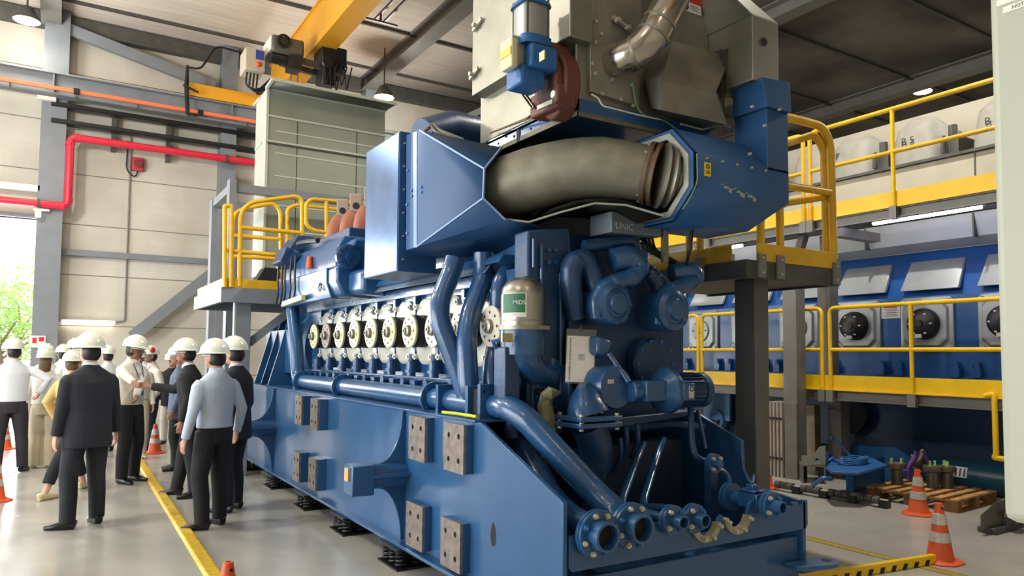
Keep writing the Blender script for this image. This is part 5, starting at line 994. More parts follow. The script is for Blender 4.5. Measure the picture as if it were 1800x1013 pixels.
for k, y in enumerate(ys):
    if cv is None:
        b = MB(); hw, hh = .36, .37; ch = .12
        oc = lambda x, s, c: [V((x, y+a*s*hw, zc+d*s*hh)) for a, d in ((-1+c, -1), (1-c, -1), (1, -1+c), (1, 1-c), (1-c, 1), (-1+c, 1), (-1, 1-c), (-1, -1+c))]
        b.rings([oc(EX, 1, .12), oc(EX-.04, 1, .12), oc(EX-.045, .97, .14), oc(EX-.045, .86, .3), oc(EX-.09, .80, .32), oc(EX-.09, .5, .3)]); 
        for sy in (-1, 1):
            for sz in (-1, 1): b.cyl((EX-.04, y+sy*.31, zc+sz*.32), (EX-.075, y+sy*.31, zc+sz*.32), .03, 10)
        cv = cv0 = b.build('crankcase_door', COVERG, RE, bev=.006)
    else: cv = copy_part(cv0, RE, (0, y-ys[0], 0)); [bpy.data.objects.remove(c_) for c_ in list(cv.children)]
    WLOC[cv] = WLOC[RE]; y = ys[0]
    dark = k <= 4
    b = MB(); b.lathe([(.2, -.02), (.215, .02), (.215, .06), (.2, .09), (.195, .12), (.14, .15), (.05, .155), (.045, .17), (0, .17)] if dark else [(.2, -.02), (.2, .04), (.19, .05), (.06, .055), (.05, .08), (0, .08)], (EX-.07, y, zc), (-1, 0, 0), 32)
    dv = b.build('relief_valve', BLACKP if dark else COVERG, cv)
    b = MB(); xx = EX-.07-(.135 if dark else .05)
    for t in range(0, 360, 60): b.box((xx-.01, y+.15*math.cos(R(t)), zc+.15*math.sin(R(t))), (.02, .03, .018))
    if dark: b.box((xx-.005, y+.02, zc-.17), (.03, .09, .05))
    b.build('valve_marks', WHITE if dark else GREYD, cv)
    if k: b2 = None
for k, y in enumerate(ys):
    yy = y+pit*.5
    b = MB(); b.rings([[V((EX+.06+.36*(z_-2.58)/.6, yy-pit*.5+a*(.4), z_)) for a, z_ in ((-1, 2.62), (1, 2.62), (.93, 3.06), (-.93, 3.06))], [V((EX+.0+.36*(z_-2.58)/.6, yy-pit*.5+a*(.4), z_)) for a, z_ in ((-1, 2.62), (1, 2.62), (.93, 3.06), (-.93, 3.06))], [V((EX-.02+.36*(z_-2.58)/.6, yy-pit*.5+a*(.33), z_)) for a, z_ in ((-1, 2.68), (1, 2.68), (.93, 3.0), (-.93, 3.0))]])
    b.build('camshaft_door', COVERG, RE, bev=.01)
    for dy in (-.13, .13):
        b = MB(); b.bb(EX-.1, EX, yy+dy-.06, yy+dy+.06, 1.42, 1.54); b.cyl((EX-.05, yy+dy, 1.54), (EX-.05, yy+dy, 1.6), .045, 10); b.cyl((EX-.05, yy+dy, 1.6), (EX-.05, yy+dy, 1.63), .03, 8); b.build('foundation_bolt', BLUER, RE)
b = MB(); b.prism([(EX+.3, ye0, 3.2), (EX-.02, ye0, 3.28), (EX-.12, ye0, 3.58), (EX+.3, ye0, 3.66)], (0, ye1-ye0, 0)); b.build('lower_lagging', LAGB, RE)
b = MB()
for k in range(10): y = ys[0]-.6+1.5*k; b.bb(EX-.125, EX, y, y+.02, 3.26, 3.6)
b.build('lagging_joint', GREYD, RE)
b = MB(); b.bb(EX+.1, 13, ye0, ye1, 3.66, 4.43); b.build('upper_lagging', LAGG, RE, bev=.02)
b = MB()
for k in range(12): y = ys[0]-.9+1.12*k; b.bb(EX+.09, EX+.11, y, y+.02, 3.66, 4.44)
b.bb(EX+.05, EX+.4, ye0, ye1, 4.43, 4.47); b.build('lagging_joint', GREYD, RE)
XH = 10.75; nm = {1584: '5', 1730: '6'}
for k, px in enumerate((1300, 1410, 1480, 1590, 1737, 1930)):
    q = PX(px, 235, XH); y = q.y-.15; 
    b = MB(); b.loft([(V((XH+.45, y, 4.43)), .55, .41), (V((XH+.45, y, 4.85)), .53, .38), (V((XH+.45, y, 5.1)), .48, .33), (V((XH+.47, y, 5.2)), .36, .22)], (1, 0, 0), 24, 4); hd = b.build('cylinder_head_cover', mat('head cover grey', '#a39f94', .65, .1, .15, 6), RE)
    b = MB(); b.tube([(XH-.02, y-.43, 4.85), (XH-.1, y-.46, 4.8), (XH-.1, y-.46, 4.6)], .03, 8, bend=.05); b.bb(XH, XH+.5, y-.62, y-.44, 4.5, 4.85); b.cyl((XH, y-.55, 4.85), (XH, y-.55, 5.0), .06, 10); b.build('cover_fittings', GREYD, hd)
    n_ = {3: 'B 5', 4: 'B 6'}.get(k)
    if n_: text('cover_number', n_, .15, INK, hd, (XH-.1, y+.05, 4.9), (0, -1, 0), (-.0, 0, 1))
b = MB(); b.bb(11.9, 13.6, ye0, ye1, 4.43, 5.66); b.build('exhaust_lagging_box', LAGG, RE, bev=.02)
b = MB(); b.bb(EX-.008, EX, PX(1580, 550, EX).y-.02, PX(1580, 550, EX).y+.28, 2.28, 2.52); q = PX(1566, 549, EX)
b = MB(); b.bb(EX-.008, EX, q.y-.14, q.y+.14, q.z-.09, q.z+.09); st = b.build('warning_plate', WHITE, RE); MB().bb(EX-.01, EX-.008, q.y-.1, q.y+.1, q.z+.06, q.z+.088).build('plate_red_heading', LABELR, RE)
b = MB()
for k in range(5): b.bb(EX-.0095, EX-.008, q.y-.1, q.y+.1-.03*(k % 2), q.z+.04-.025*k, q.z+.047-.025*k)
b.build('plate_print', INK, RE)
y = PX(1495, 715, 10.0).y; MB().lathe([(.24, 0), (.3, .02), (.3, .12), (.24, .14), (.1, .14)], (EX-.15, y, .85), (-1, 0, 0), 28).build('base_hand_wheel', mat('near black navy', '#0e1826', .5), RE)
q = PX(1266, 738, 10.0); b = MB(); b.bb(9.9, 9.95, q.y-.3, q.y+.3, .55, 1.15); b.ring((9.92, q.y, q.z), (1, 0, 0), .19, .12, .12, 24); b.build('lifting_eye', mat('light blue paint', '#5f8fc4', .4), RE)
# ------------------------------------------------------------------ things on the floor to the right
t = thing('floor_pipe', 'thick dark teal pipe lying on the floor under the low walkway', 'pipe', (9.75, 5.2, 0))
MB().cyl((9.75, 1.5, .2), (9.75, 7.2, .2), .19, 28).build('pipe_body', TEAL, t)
q = PX(1687, 815, 9.56); b = MB(); b.box((9.57, q.y, .26), (.012, .16, .13), (0, R(17), 0)); pl = b.build('white_label', WHITE, t)
b = MB(); 
for k in range(3): b.box((9.562, q.y-.05+.05*k, .26), (.012, .015, .1), (0, R(17), 0))
b.build('label_bars', INKB, t)
# pallet
c_ = [P(1523, 893, 'Z', 0), P(1672, 903, 'Z', 0), P(1757, 868, 'Z', 0)]
pa = P(1523, 876, 'Z', 0); pb = P(1684, 903, 'Z', 0); u = (pb-pa).normalized(); w_ = V((-u.y, u.x, 0)); w_ = w_ if w_.x > 0 else -w_
Lp, Wp = (pb-pa).length, 1.0
PL = thing('wooden_pallet', 'wooden pallet on the floor behind the orange cones', 'pallet', pa+u*Lp/2+w_*Wp/2)
def pbox(b, s0, s1, t0, t1, z0, z1): b.hexa([pa+u*s+w_*t+V((0, 0, z)) for z in (z0, z1) for s, t in ((s0, t0), (s1, t0), (s1, t1), (s0, t1))])
for s in (0, Lp/2-.07, Lp-.14):
    for t0 in (0, Wp/2-.05, Wp-.1): b = MB(); pbox(b, s, s+.14, t0, t0+.1, .02, .10); b.build('pallet_block', WOODD, PL)
for s in (0, Lp/2-.07, Lp-.14): b = MB(); pbox(b, s, s+.14, 0, Wp, 0, .02); b.build('bottom_board', WOODD, PL)
for t0 in (0, Wp/2-.05, Wp-.1): b = MB(); pbox(b, 0, Lp, t0, t0+.1, .10, .122); b.build('stringer', WOODD, PL)
nb = 7; 
for k in range(nb): s = k*(Lp-.085)/(nb-1); b = MB(); pbox(b, s, s+.085, 0, Wp, .122, .144); b.build('deck_board', WOOD, PL, bev=.003)
# machined valve stands
vs = None
for k, (px, py, lab) in enumerate(((1577, 852, 'bronze grey valve cage with green clips nearest the blue tool base on the pallet'), (1640, 858, 'bronze grey valve cage with green clips right behind the tall cone'), (1664, 858, 'bronze grey valve cage with green clips at the right of its group on the pallet'), (1612, 845, 'bronze grey valve cage under the purple lifting shackle on the pallet'))):
    q = P(px, py, 'Z', .144)
    if vs is None:
        t = vs = thing('valve_cage', lab, 'machine part', q, 'valve cages on the pallet'); x, y = q.x, q.y
        b = MB(); b.lathe([(.055, .144), (.06, .15), (.06, .3), (.055, .32), (.095, .34), (.1, .36), (.1, .4), (.07, .405), (.06, .38)], (x, y, 0), (0, 0, 1), 28); b.build('cage_body', BRONZE, t)
        b = MB(); [b.bar((x+.062*math.cos(a), y+.062*math.sin(a), .16), (x+.062*math.cos(a), y+.062*math.sin(a), .31), .02, .01, (math.cos(a), math.sin(a), 0)) for a in [k_*PI/3 for k_ in range(6)]]; b.build('cage_rib', GREYD, t)
        for s in (-1, 1): b = MB(); b.bar((x+s*.05, y-s*.03, .4), (x+s*.055, y-s*.03, .46), .02, .03); b.bb(x+s*.05-.02, x+s*.05+.02, y-s*.03-.015, y-s*.03+.015, .4, .412); b.build('green_clip', GREENP, t)
    else: copy_tree(vs, q, R(35*k), lab)
q = P(1618, 840, 'Z', .2); z0 = P(1618, 796, 'Y', q.y).z
t = thing('lifting_shackle', 'purple lifting shackle standing among the valve cages', 'lifting tool', (q.x, q.y, .144)); o = V((q.x, q.y, 0)); ux = V((.75, -.66, 0))
b = MB(); b.tube([o-ux*.14+V((0, 0, .17)), o-ux*.13+V((0, 0, .34)), o-ux*.06+V((0, 0, .43)), o-ux*.035+V((0, 0, .52))], [.022, .028, .028, .035], 12, bend=.05); b.tube([o+ux*.14+V((0, 0, .17)), o+ux*.13+V((0, 0, .36)), o+ux*.06+V((0, 0, .44)), o+ux*.035+V((0, 0, .53))], [.022, .028, .028, .035], 12, bend=.05); b.tube([o-ux*.3+V((0, 0, .28)), o+ux*.2+V((0, 0, .28))], .02, 8)
b.build('shackle_bow', PURPLE, t); b = MB(); b.ell(o+V((0, 0, .47)), (.02, .03, .09), 10, 8, (R(15), R(20), 0)); b.build('webbing', mat('beige webbing', '#b7a58c', .8), t)
# blue tool base with coiled hose
TB = thing('blue_tool_base', 'bright blue steel tool base with a wide top plate beside the pallet', 'machine base', P(1520, 860, 'Z', 0))
za = .36; a, c, d, e = P(1452, 826, 'Z', za), P(1510, 836, 'Z', za), P(1560, 822, 'Z', za), P(1535, 810, 'Z', za); f_ = P(1465, 812, 'Z', za)
b = MB(); b.prism([a, P(1462, 834, 'Z', za), c, d, e, f_], (0, 0, .03)); b.build('top_plate', BLUEB, TB, bev=.006)
a, c = P(1501, 866, 'Z', 0), P(1556, 852, 'Z', 0); nx = V((c.y-a.y, -(c.x-a.x), 0)).normalized(); nx = nx if nx.dot(V((1, 1, 0))) < 0 else -nx; b = MB(); b.prism([a, c, c+V((0, 0, za)), a+V((0, 0, za))], nx*-.1); b.build('front_box', BLUEB, TB, bev=.006)
qa = a+(c-a)*.52+V((0, 0, .26))+nx*.004; dd = (c-a).normalized(); b = MB(); b.hexa([qa-dd*.04+V((0, 0, -.05)), qa+dd*.04+V((0, 0, -.05)), qa+dd*.04+V((0, 0, .05)), qa-dd*.04+V((0, 0, .05))]+[p+nx*.004 for p in (qa-dd*.04+V((0, 0, -.05)), qa+dd*.04+V((0, 0, -.05)), qa+dd*.04+V((0, 0, .05)), qa-dd*.04+V((0, 0, .05)))]); b.build('yellow_sticker', LABELY, TB)
a, c = P(1452, 845, 'Z', 0), P(1468, 850, 'Z', 0); b = MB(); b.bb(a.x, a.x+.08, a.y-.05, a.y+.05, 0, za); b.build('leg', BLUED, TB)
a, c = PX(1498, 783, 9.55), PX(1600, 797, 9.55); b = MB(); b.prism([(9.55, a.y, .3), (9.55, a.y, a.z), (9.55, c.y+.18, c.z+.05), (9.55, c.y-.1, .3)], (.05, 0, 0)); b.bb(9.56, 9.6, c.y, a.y, 0, .31); b.build('rear_plate', BLUEB, TB)
q = P(1498, 816, 'Z', za+.03); b = MB()
for k in range(4): b.tube([q+V((.2*math.cos(t)+.02*k, .12*math.sin(t), .014+.018*k+.006*math.sin(5*t+k))) for t in [2*PI*i/24 for i in range(25)]], .013, 6)
b.tube([q+V((-.18, .08, .03)), q+V((-.26, .12, .06)), q+V((-.24, .08, .08))], .018, 8)
hz = b.build('coiled_hose', BLUEB); tag(hz, 'dark blue hose coiled on top of the blue tool base', 'hose')
a, c = P(1463, 770, 'Y', 6.2), P(1505, 812, 'Y', 6.0); b = MB(); b.tube([a+V((-.04, 0, .0)), a+V((.03, 0, 0)), c], .018, 8, bend=.03); tag(b.build('bent_rod', mat('steel blue rod', '#4d79b8', .35, .3)), 'bent blue rod leaning up from the coiled hose', 'rod')
a, c = P(1423, 858, 'Z', .03), P(1447, 840, 'Z', .2); b = MB(); b.tube([a, c, c+V((.12, -.02, -.02))], .025, 10, bend=.05); b.cyl(a, a+(a-c).normalized()*.05, .035, 10); tag(b.build('short_lever', mat('steel blue rod', '#4d79b8')), 'short blue lever resting on the floor beside the grey box frame', 'rod')
# grey open frame with white panel
a, c = P(1410, 850, 'Z', 0), P(1452, 852, 'Z', 0); b = MB(); u2 = (c-a); n2 = V((u2.y, -u2.x, 0)).normalized(); hgt = P(1410, 820, 'Y', a.y).z
b.prism([a, a+u2.normalized()*.02, a+u2.normalized()*.02+V((0, 0, hgt)), a+V((0, 0, hgt))], -n2*.5); b.prism([c, c-u2.normalized()*.02, c-u2.normalized()*.02+V((0, 0, hgt)), c+V((0, 0, hgt))], -n2*.5); b.prism([a+V((0, 0, hgt)), c+V((0, 0, hgt)), c+V((0, 0, hgt+.02)), a+V((0, 0, hgt+.02))], -n2*.5); b.prism([a, c, c+V((0, 0, hgt)), a+V((0, 0, hgt))], (-n2*.02)) if False else None
GF = b.build('open_box_frame', GREYW); tag(GF, 'grey open box frame on the floor between the posts and blue tool base', 'frame')
b = MB(); hh = V((0, 0, hgt+.02)); b.prism([a+hh, a+hh+u2*.45, a+hh+u2*.6+V((0, 0, .1)), a+hh+u2*.95+V((0, 0, .02)), c+hh, c+hh+V((0, 0, .26)), c+hh-u2*.25+V((0, 0, .24)), a+hh+u2*.5+V((0, 0, .12)), a+hh+V((0, 0, .12))], -n2*.03); b.build('bent_sheet', GALV, GF)
# stacked upright panels
a, c = P(1346, 836, 'Z', 0), P(1378, 841, 'Z', 0); hp = P(1360, 707, 'Y', (a.y+c.y)/2).z; u3 = (c-a).normalized(); n3 = V((u3.y, -u3.x, 0)); n3 = n3 if n3.y < 0 else -n3; Ls = (c-a).length
px0 = None
for k in range(5):
    p = a+u3*Ls*(k+.1)/5
    if px0 is None:
        t = px0 = thing('insulating_panel', '', 'panel', p, 'upright panels leaning by the grey post', 0); 
        b = MB(); b.hexa([p, p+u3*.028, p+u3*.028-n3*.4, p-n3*.4, p+V((0, 0, hp)), p+u3*.028+V((0, 0, hp)), p+u3*.028-n3*.4+V((0, 0, hp)), p-n3*.4+V((0, 0, hp))]); b.build('board', mat('pale board', '#b3a698', .7, 0, .15, 5), t)
        b = MB(); [b.cyl(p+u3*.01+n3*.012+V((0, 0, z)), p+u3*.01-n3*.002+V((0, 0, z)), .02, 8) for z in (hp*.25, hp*.78)]; b.build('spacer', INK, t)
        o = t
    else: o = copy_tree(px0, p)
    o['label'] = ('pale upright panel at the outer left end of the stack behind the dark post', 'pale upright panel second from the left in the stack behind the dark post', 'pale upright panel in the middle of the stack behind the dark post', 'pale upright panel second from the right in the stack behind the dark post', 'pale upright panel next to the wide grey channel in the stack')[k]
p = a+u3*(Ls+.02); b = MB(); b.hexa([p, p+u3*.03, p+u3*.17-n3*.02, p+u3*.15-n3*.25, p+V((0, 0, hp)), p+u3*.03+V((0, 0, hp)), p+u3*.17-n3*.02+V((0, 0, hp)), p+u3*.15-n3*.25+V((0, 0, hp))]); ch_ = b.build('grey_channel', GREYW); tag(ch_, 'wide grey steel channel leaning between the panel stack and the grey post', 'channel')
q = P(1432, 800, 'Y', yg+.3); MB_ = MB().bb(q.x-.06, q.x+.08, q.y-.05, q.y+.1, 0, PX(1432, 712, q.x).z); tag(MB_.build('wooden_upright', mat('raw timber', '#a89c78', .75, 0, .2, 8)), 'pale upright timber standing right behind the grey post', 'timber')
# camshaft lying on blocks
a, c = P(1362, 856, 'Z', .04), P(1562, 888, 'Z', .04); CM = thing('camshaft', 'dark steel camshaft lying on the floor in front of the pallet', 'camshaft', (a+c)/2-V((0, 0, .04))); d = (c-a); Lc = d.length; dn = d.normalized(); a.z = c.z = .075
MB().cyl(a, c, .022, 14).build('shaft', BOLTM, CM)
for k in range(16):
    p = a+dn*Lc*(k+.5)/16; b = MB()
    if k % 4 == 3: b.box(p-V((0, 0, .03)), (.09, .11, .085), (0, 0, math.atan2(dn.y, dn.x))); b.build('bearing_block', BLACKP, CM)
    else: b.prism([p-dn*.03+V((-dn.y*x, dn.x*x, z)) for x, z in [(.045*math.cos(R(t))+(.02 if abs(t-90*(k % 4)) < 50 else 0)*math.cos(R(t)), .045*math.sin(R(t))) for t in range(0, 360, 30)]], dn*.07); b.build('cam', GREYD, CM)
# cones
def cone_master(loc, lab):
    t = thing('traffic_cone', lab, 'cone', loc, 'orange traffic cones'); x, y, _ = loc
    b = MB(); b.rings([[V((x+sx*q, y+sy*q, z)) for sx, sy in ((-1, -.5), (-.5, -1), (.5, -1), (1, -.5), (1, .5), (.5, 1), (-.5, 1), (-1, .5))] for q, z in ((.155, 0), (.16, .01), (.125, .028))]); b.build('cone_base', ORANGE, t)
    rad = lambda z: .108-.08*z/.48
    MB().lathe([(rad(.02)+.015, .02), (rad(.045), .045), (rad(.48), .476), (.016, .48), (.014, .44)], (x, y, 0), (0, 0, 1), 28).build('cone_body', ORANGE, t)
    for z0, z1 in ((.165, .245), (.305, .395)): MB().lathe([(rad(z0), z0), (rad(z0)+.003, z0+.002), (rad(z1)+.003, z1-.002), (rad(z1), z1)], (x, y, 0), (0, 0, 1), 28).build('reflective_band', REFL, t)
    a = R(-110); MB().cyl((x+.036*math.cos(a), y+.036*math.sin(a), .437), (x+.028*math.cos(a), y+.028*math.sin(a), .437), .011, 12).build('top_hole', INK, t)
    return t
q = P(1661, 985, 'Z', 0); CN = cone_master(V((q.x-.07, q.y-.0, 0)), 'orange and white cone nearest the camera by the striped bar')
for px, py, lab in ((1618, 905, 'orange and white cone standing in front of the wooden pallet'), (272, 797, 'orange and white cone on the floor between the standing people'), (8, 790, 'orange and white cone seen behind the legs of the man at the left edge'), (-10, 882, 'orange cone cut off by the left picture edge, only its foot showing'), (1347, 858, 'orange and white cone mostly hidden behind the dark platform post')):
    q = P(px, py, 'Z', 0); copy_tree(CN, (q.x, q.y+.02, 0), R(20), lab)
q = P(401, 1000, 'Z', .44); t = copy_tree(CN, (q.x, q.y, 0), R(40), 'orange cone at the lower picture edge of which only the tip shows')
for c in list(t.children):
    if c.name.startswith('reflective'): bpy.data.objects.remove(c)
t.location.z = 0
# striped bar
a, c = P(1512, 1013, 'Z', 0), P(1643, 991, 'Z', 0); d = (c-a).normalized(); a = a-d*.8; n_ = V((-d.y, d.x, 0)); Lb = (c-a).length; hb = .075
SB = thing('striped_floor_bar', 'yellow floor bar with black blocks at the lower right beside the nearest cone', 'floor bar', (a+c)/2)
b = MB(); b.hexa([a-n_*.02, c-n_*.02, c+n_*.03, a+n_*.03]+[p+V((0, 0, hb)) for p in (a-n_*.02, c-n_*.02, c+n_*.03, a+n_*.03)]); b.build('bar', YELB, SB, bev=.004)
for k in range(10): b = MB(); p = a+d*(Lb-.15-.13*k)-n_*.021; b.hexa([p, p+d*.05, p+d*.05+n_*.002, p+n_*.002]+[x+V((0, 0, hb*.6))+d*.02 for x in (p, p+d*.05, p+d*.05+n_*.002, p+n_*.002)]); b.build('black_block', INK, SB)
# bracket by the cabinet
a, c = P(1726, 942, 'Z', 0), P(1775, 955, 'Z', 0); BK = thing('machine_foot', 'olive grey cast machine foot on the floor below the cream cabinet', 'machine part', (a+c)/2)
b = MB(); h = P(1724, 905, 'Y', a.y).z; b.prism([PY(1723, 937, a.y), PY(1723, 906, a.y), PY(1750, 882, a.y), PY(1800, 872, a.y), PY(1800, 922, a.y), PY(1745, 934, a.y)], (.3, .06, 0)); b.build('casting', BRONZE, BK, bev=.01)
b = MB(); b.box(a+V((.25, .02, .03)), (.26, .16, .06)); b.box(a+V((.5, .05, .06)), (.2, .2, .12)); b.build('foot_block', GREYD, BK, bev=.01); MB().box(a+V((.5, -.08, .16)), (.26, .1, .05)).build('clamp', GREYW, BK)
# cream cabinet
KX = 1.75; ya, zb4 = PX(1748, 500, KX).y, PX(1765, 918, KX).z; zt4 = PX(1740, -22, KX).z
CB = thing('electrical_cabinet', 'cream electrical cabinet standing at the right edge close to the camera', 'cabinet', (KX+.15, ya-.4, 0))
MB().bb(KX, KX+.3, ya-.8, ya, zb4, zt4).build('enclosure', CREAM, CB, bev=.022)
MB().bb(KX+.05, KX+.25, ya-.7, ya-.045, 0, zb4+.01).build('pedestal', mat('pale blue grey pedestal', '#aeb6c4', .5), CB)
for k, (x0, y0) in enumerate(((1752, 7), (1763, 19))):
    q = PX(x0, y0, KX-.001); nl = MB().bb(KX-.0015, KX, q.y-.3, q.y, q.z-.007, q.z+.007).build('name_strip', mat('pale strip', '#d9d8c6', .4), CB)
    text('strip_lettering', ('P1', 'NOT 1')[k], .011, INK, CB, (KX-.0018, q.y-(.033 if k == 0 else .034), q.z), (0, -1, 0), (0, 0, 1), .0003)
# ------------------------------------------------------------------ people
SKIN = mat('skin', '#b98a72', .55); SKIN2 = mat('deeper skin', '#8f6450', .55); SKIN3 = mat('light skin', '#cf9f86', .55)
HATM = mat('hard hat white', '#d9dccd', .25, coat=.3); HAIRM = mat('dark hair', '#1d1714', .5); HAIRB = mat('brown hair', '#6b5138', .55, 0, .4, 30)
EYEM = mat('eye', '#2a1c14', .2); LEATH = mat('black leather', '#121214', .25); LEATHB = mat('beige leather', '#cdbf96', .4)
NAVY = mat('navy suit cloth', '#23262f', .85, 0, .12, 60); BLKC = mat('black cloth', '#17181c', .85, 0, .15, 60)
STRIPE = mat('pale blue shirt cloth', '#bcc6d6', .8, 0, .12, 60, .5, 11); CRSH = mat('cream shirt cloth', '#dcd8c8', .8, 0, .08, 30, .5, 11)
WHSH = mat('white shirt cloth', '#d8dde4', .8, 0, .06, 30, .5, 11); BEIGET = mat('beige trouser cloth', '#cdbfa2', .85, 0, .1, 30); TANJ = mat('mustard beige cloth', '#d0b072', .85, 0, .1, 30)
JEANS = mat('blue denim', '#4a63a0', .85, 0, .2, 40); GREYJ = mat('grey blue cloth', '#59667a', .85)
def fuse(mb, name, m, parent, vox, sm=4):
    me = bpy.data.meshes.new('t'); me.from_pydata([tuple(q) for q in mb.v], [], mb.f); fixn(me)
    o = bpy.data.objects.new('t', me); COL.objects.link(o)
    r = o.modifiers.new('r', 'REMESH'); r.mode = 'VOXEL'; r.voxel_size = vox; r.use_smooth_shade = True
    s = o.modifiers.new('s', 'SMOOTH'); s.iterations = sm; s.factor = .5
    dg = bpy.context.evaluated_depsgraph_get(); nm = bpy.data.meshes.new_from_object(o.evaluated_get(dg))
    bpy.data.objects.remove(o); bpy.data.meshes.remove(me)
    nm.name = name; nm.materials.clear(); nm.materials.append(m); nm.polygons.foreach_set('use_smooth', [True]*len(nm.polygons))
    q = bpy.data.objects.new(name, nm); COL.objects.link(q); q.parent = parent; WLOC[q] = V(); return q
def ik(a, c, l1, l2, pole):
    d = c-a; L = min(d.length, (l1+l2)*.999); dn = d.normalized(); x = (l1*l1-l2*l2+L*L)/(2*L); h = math.sqrt(max(l1*l1-x*x, 0))
    p = V(pole); p = (p-dn*p.dot(dn)).normalized(); return a+dn*x+p*h, a+dn*L
def person(label, loc, head, H=1.75, top='shirt', topm=WHSH, legm=BLKC, shoem=LEATH, skin=SKIN, hair=HAIRM, long_hair=False, feet=None, hands=None, whands=None, hyaw=0, htilt=0, lean=(0, 0), vox=.012, wide=0, fem=False, cuff=.06, collar=None, muff=False, belt=True, glasses=False, lanyard=False, poles=None):
    t = thing('person', label, 'person', (loc[0], loc[1], 0), 'visitors in hard hats', R(head)-PI/2); s = H/1.75; w = .88 if fem else 1.0; ORG = (0, 0, 0)
    inv = Matrix.Rotation(-(R(head)-PI/2), 3, 'Z')
    B = lambda mb, n, m, par=t, **k: mb.build(n, m, par, at=ORG, **k)
    hp = [V((-.09*w, 0, .9))*s, V((.09*w, 0, .9))*s]
    feet = feet or ((-.11, 0, 8), (.11, .03, -8))
    if len(feet[0]) == 3: feet = tuple(f+(0,) for f in feet)
    an, kn = [], []
    for i in (0, 1):
        f = feet[i]; A = V((f[0], f[1], .085+f[3]))*s; yw = R(f[2]); k, A2 = ik(hp[i], A, .413*s, .407*s, (math.sin(-yw), math.cos(yw), 0)); an.append(A); kn.append(k)
    lx, ly = lean; T = lambda z: V((lx, ly, 0))*max(0, (z-.95)/.5)
    sh = [(V((-.186*w, 0, 1.388))+T(1.41))*s, (V((.186*w, 0, 1.388))+T(1.41))*s]
    hands = list(hands or ((-.25, .06, .80), (.25, .06, .80)))
    tg = []
    for i in (0, 1):
        h_ = V(hands[i])*s
        if whands and whands[i] is not None: h_ = inv@(V(whands[i])-V((loc[0], loc[1], 0)))
        tg.append(h_)
    el, wr = [], []
    for i in (0, 1):
        po = (poles or ((-.5, -1, -.2), (.5, -1, -.2)))[i]; d = tg[i]-sh[i]; tgt = tg[i]-d.normalized()*.07*s
        e, w_ = ik(sh[i], tgt, .285*s, .255*s, po); el.append(e); wr.append(w_)
    # body: one continuous surface with head, neck and hands
    nk = (V((0, .0, 1.47))+T(1.47))*s; hc = (V((0, .03, 1.635))+T(1.5))*s; HR = Matrix.Rotation(R(hyaw), 3, 'Z')@Matrix.Rotation(R(htilt), 3, 'X')
    hd = lambda x, y, z: hc+HR@(V((x, y, z))*s)
    b = MB(); rot = HR.to_euler()
    b.ell(hc, (.074*s, .094*s, .108*s), 20, 14, rot); b.ell(hd(0, .028, -.062), (.056*s, .066*s, .06*s), 16, 10, rot); b.ell(hd(0, .062, -.098), (.028*s, .028*s, .022*s), 12, 8, rot)
    b.loft([(hd(0, .084, .03), .008*s, .008*s), (hd(0, .098, -.005), .011*s, .011*s), (hd(0, .108, -.025), .017*s, .014*s), (hd(0, .094, -.034), .014*s, .01*s)], HR@V((1, 0, 0)), 10)
    b.ell(hd(0, .084, -.06), (.024*s, .014*s, .007*s), 10, 6, rot); b.ell(hd(0, .082, -.07), (.02*s, .014*s, .008*s), 10, 6, rot); b.ell(hd(0, .08, .032), (.05*s, .016*s, .01*s), 10, 6, rot)
    for sx in (-1, 1): b.ell(hd(sx*.076, -.005, -.02), (.011*s, .02*s, .033*s), 10, 8, rot)
    b.loft([(nk-V((0, 0, .1))*s, .07*s, .06*s), (nk, .056*s, .056*s), (hd(0, -.02, -.06), .054*s, .056*s)], (1, 0, 0), 16)
    b.loft([((V((0, 0, .92)))*s, .13*w*s, .09*s), ((V((0, 0, 1.1))+T(1.1))*s, .12*w*s, .085*s), ((V((0, 0, 1.32))+T(1.32))*s, .14*w*s, .09*s), (nk, .06*s, .055*s)], (1, 0, 0), 16)
    for i in (0, 1):
        b.tube([hp[i], kn[i], an[i]-V((0, 0, .03))*s], [.075*s, .05*s, .036*s], 12)
        b.tube([sh[i]*.98, el[i], wr[i]], [.045*s, .037*s, .026*s], 12)
        a = (wr[i]-el[i]).normalized(); sd = -1 if i == 0 else 1; fw = V((0, 1, 0)); nr = V((-sd, 0, 0)); nr = (nr-a*nr.dot(a)).normalized(); ac = a.cross(nr)*(1)
        if ac.dot(V((0, 1, 0.3))) < 0: ac = -ac       # towards the thumb side
        p0 = wr[i]
        b.loft([(p0-a*.01*s, .026*s, .019*s), (p0+a*.03*s, .034*s, .016*s), (p0+a*.085*s, .04*s, .014*s)], ac, 12)
        for k, (o_, l) in enumerate(((.03, .07), (.0105, .08), (-.009, .074), (-.028, .058))):
            r0 = p0+a*.08*s+ac*o_*s; r1 = r0+(a*.93+nr*.3)*l*.5*s; r2 = r1+(a*.72+nr*.65)*l*.5*s; b.tube([r0, r1, r2], [.0092*s, .0088*s, .0075*s], 8)
        r0 = p0+a*.025*s+ac*.026*s; r1 = r0+(a*.6+ac*.75+nr*.2).normalized()*.04*s; r2 = r1+(a*.9+ac*.3+nr*.3).normalized()*.03*s; b.tube([r0, r1, r2], [.013*s, .0105*s, .0085*s], 8)
    fuse(b, 'body', skin, t, min(vox, .0085), 2)
    for sx in (-1, 1): B(MB().ell(hd(sx*.031, .082, .008), (.013*s, .009*s, .0085*s), 10, 8), 'eye', EYEM)
    # trousers
    b = MB(); b.loft([(V((0, 0, .80))*s, .155*w*s, .105*s), (V((0, 0, .90))*s, .172*w*s, .122*s), (V((0, 0, .99))*s, .166*w*s, .114*s)], (1, 0, 0), 20)
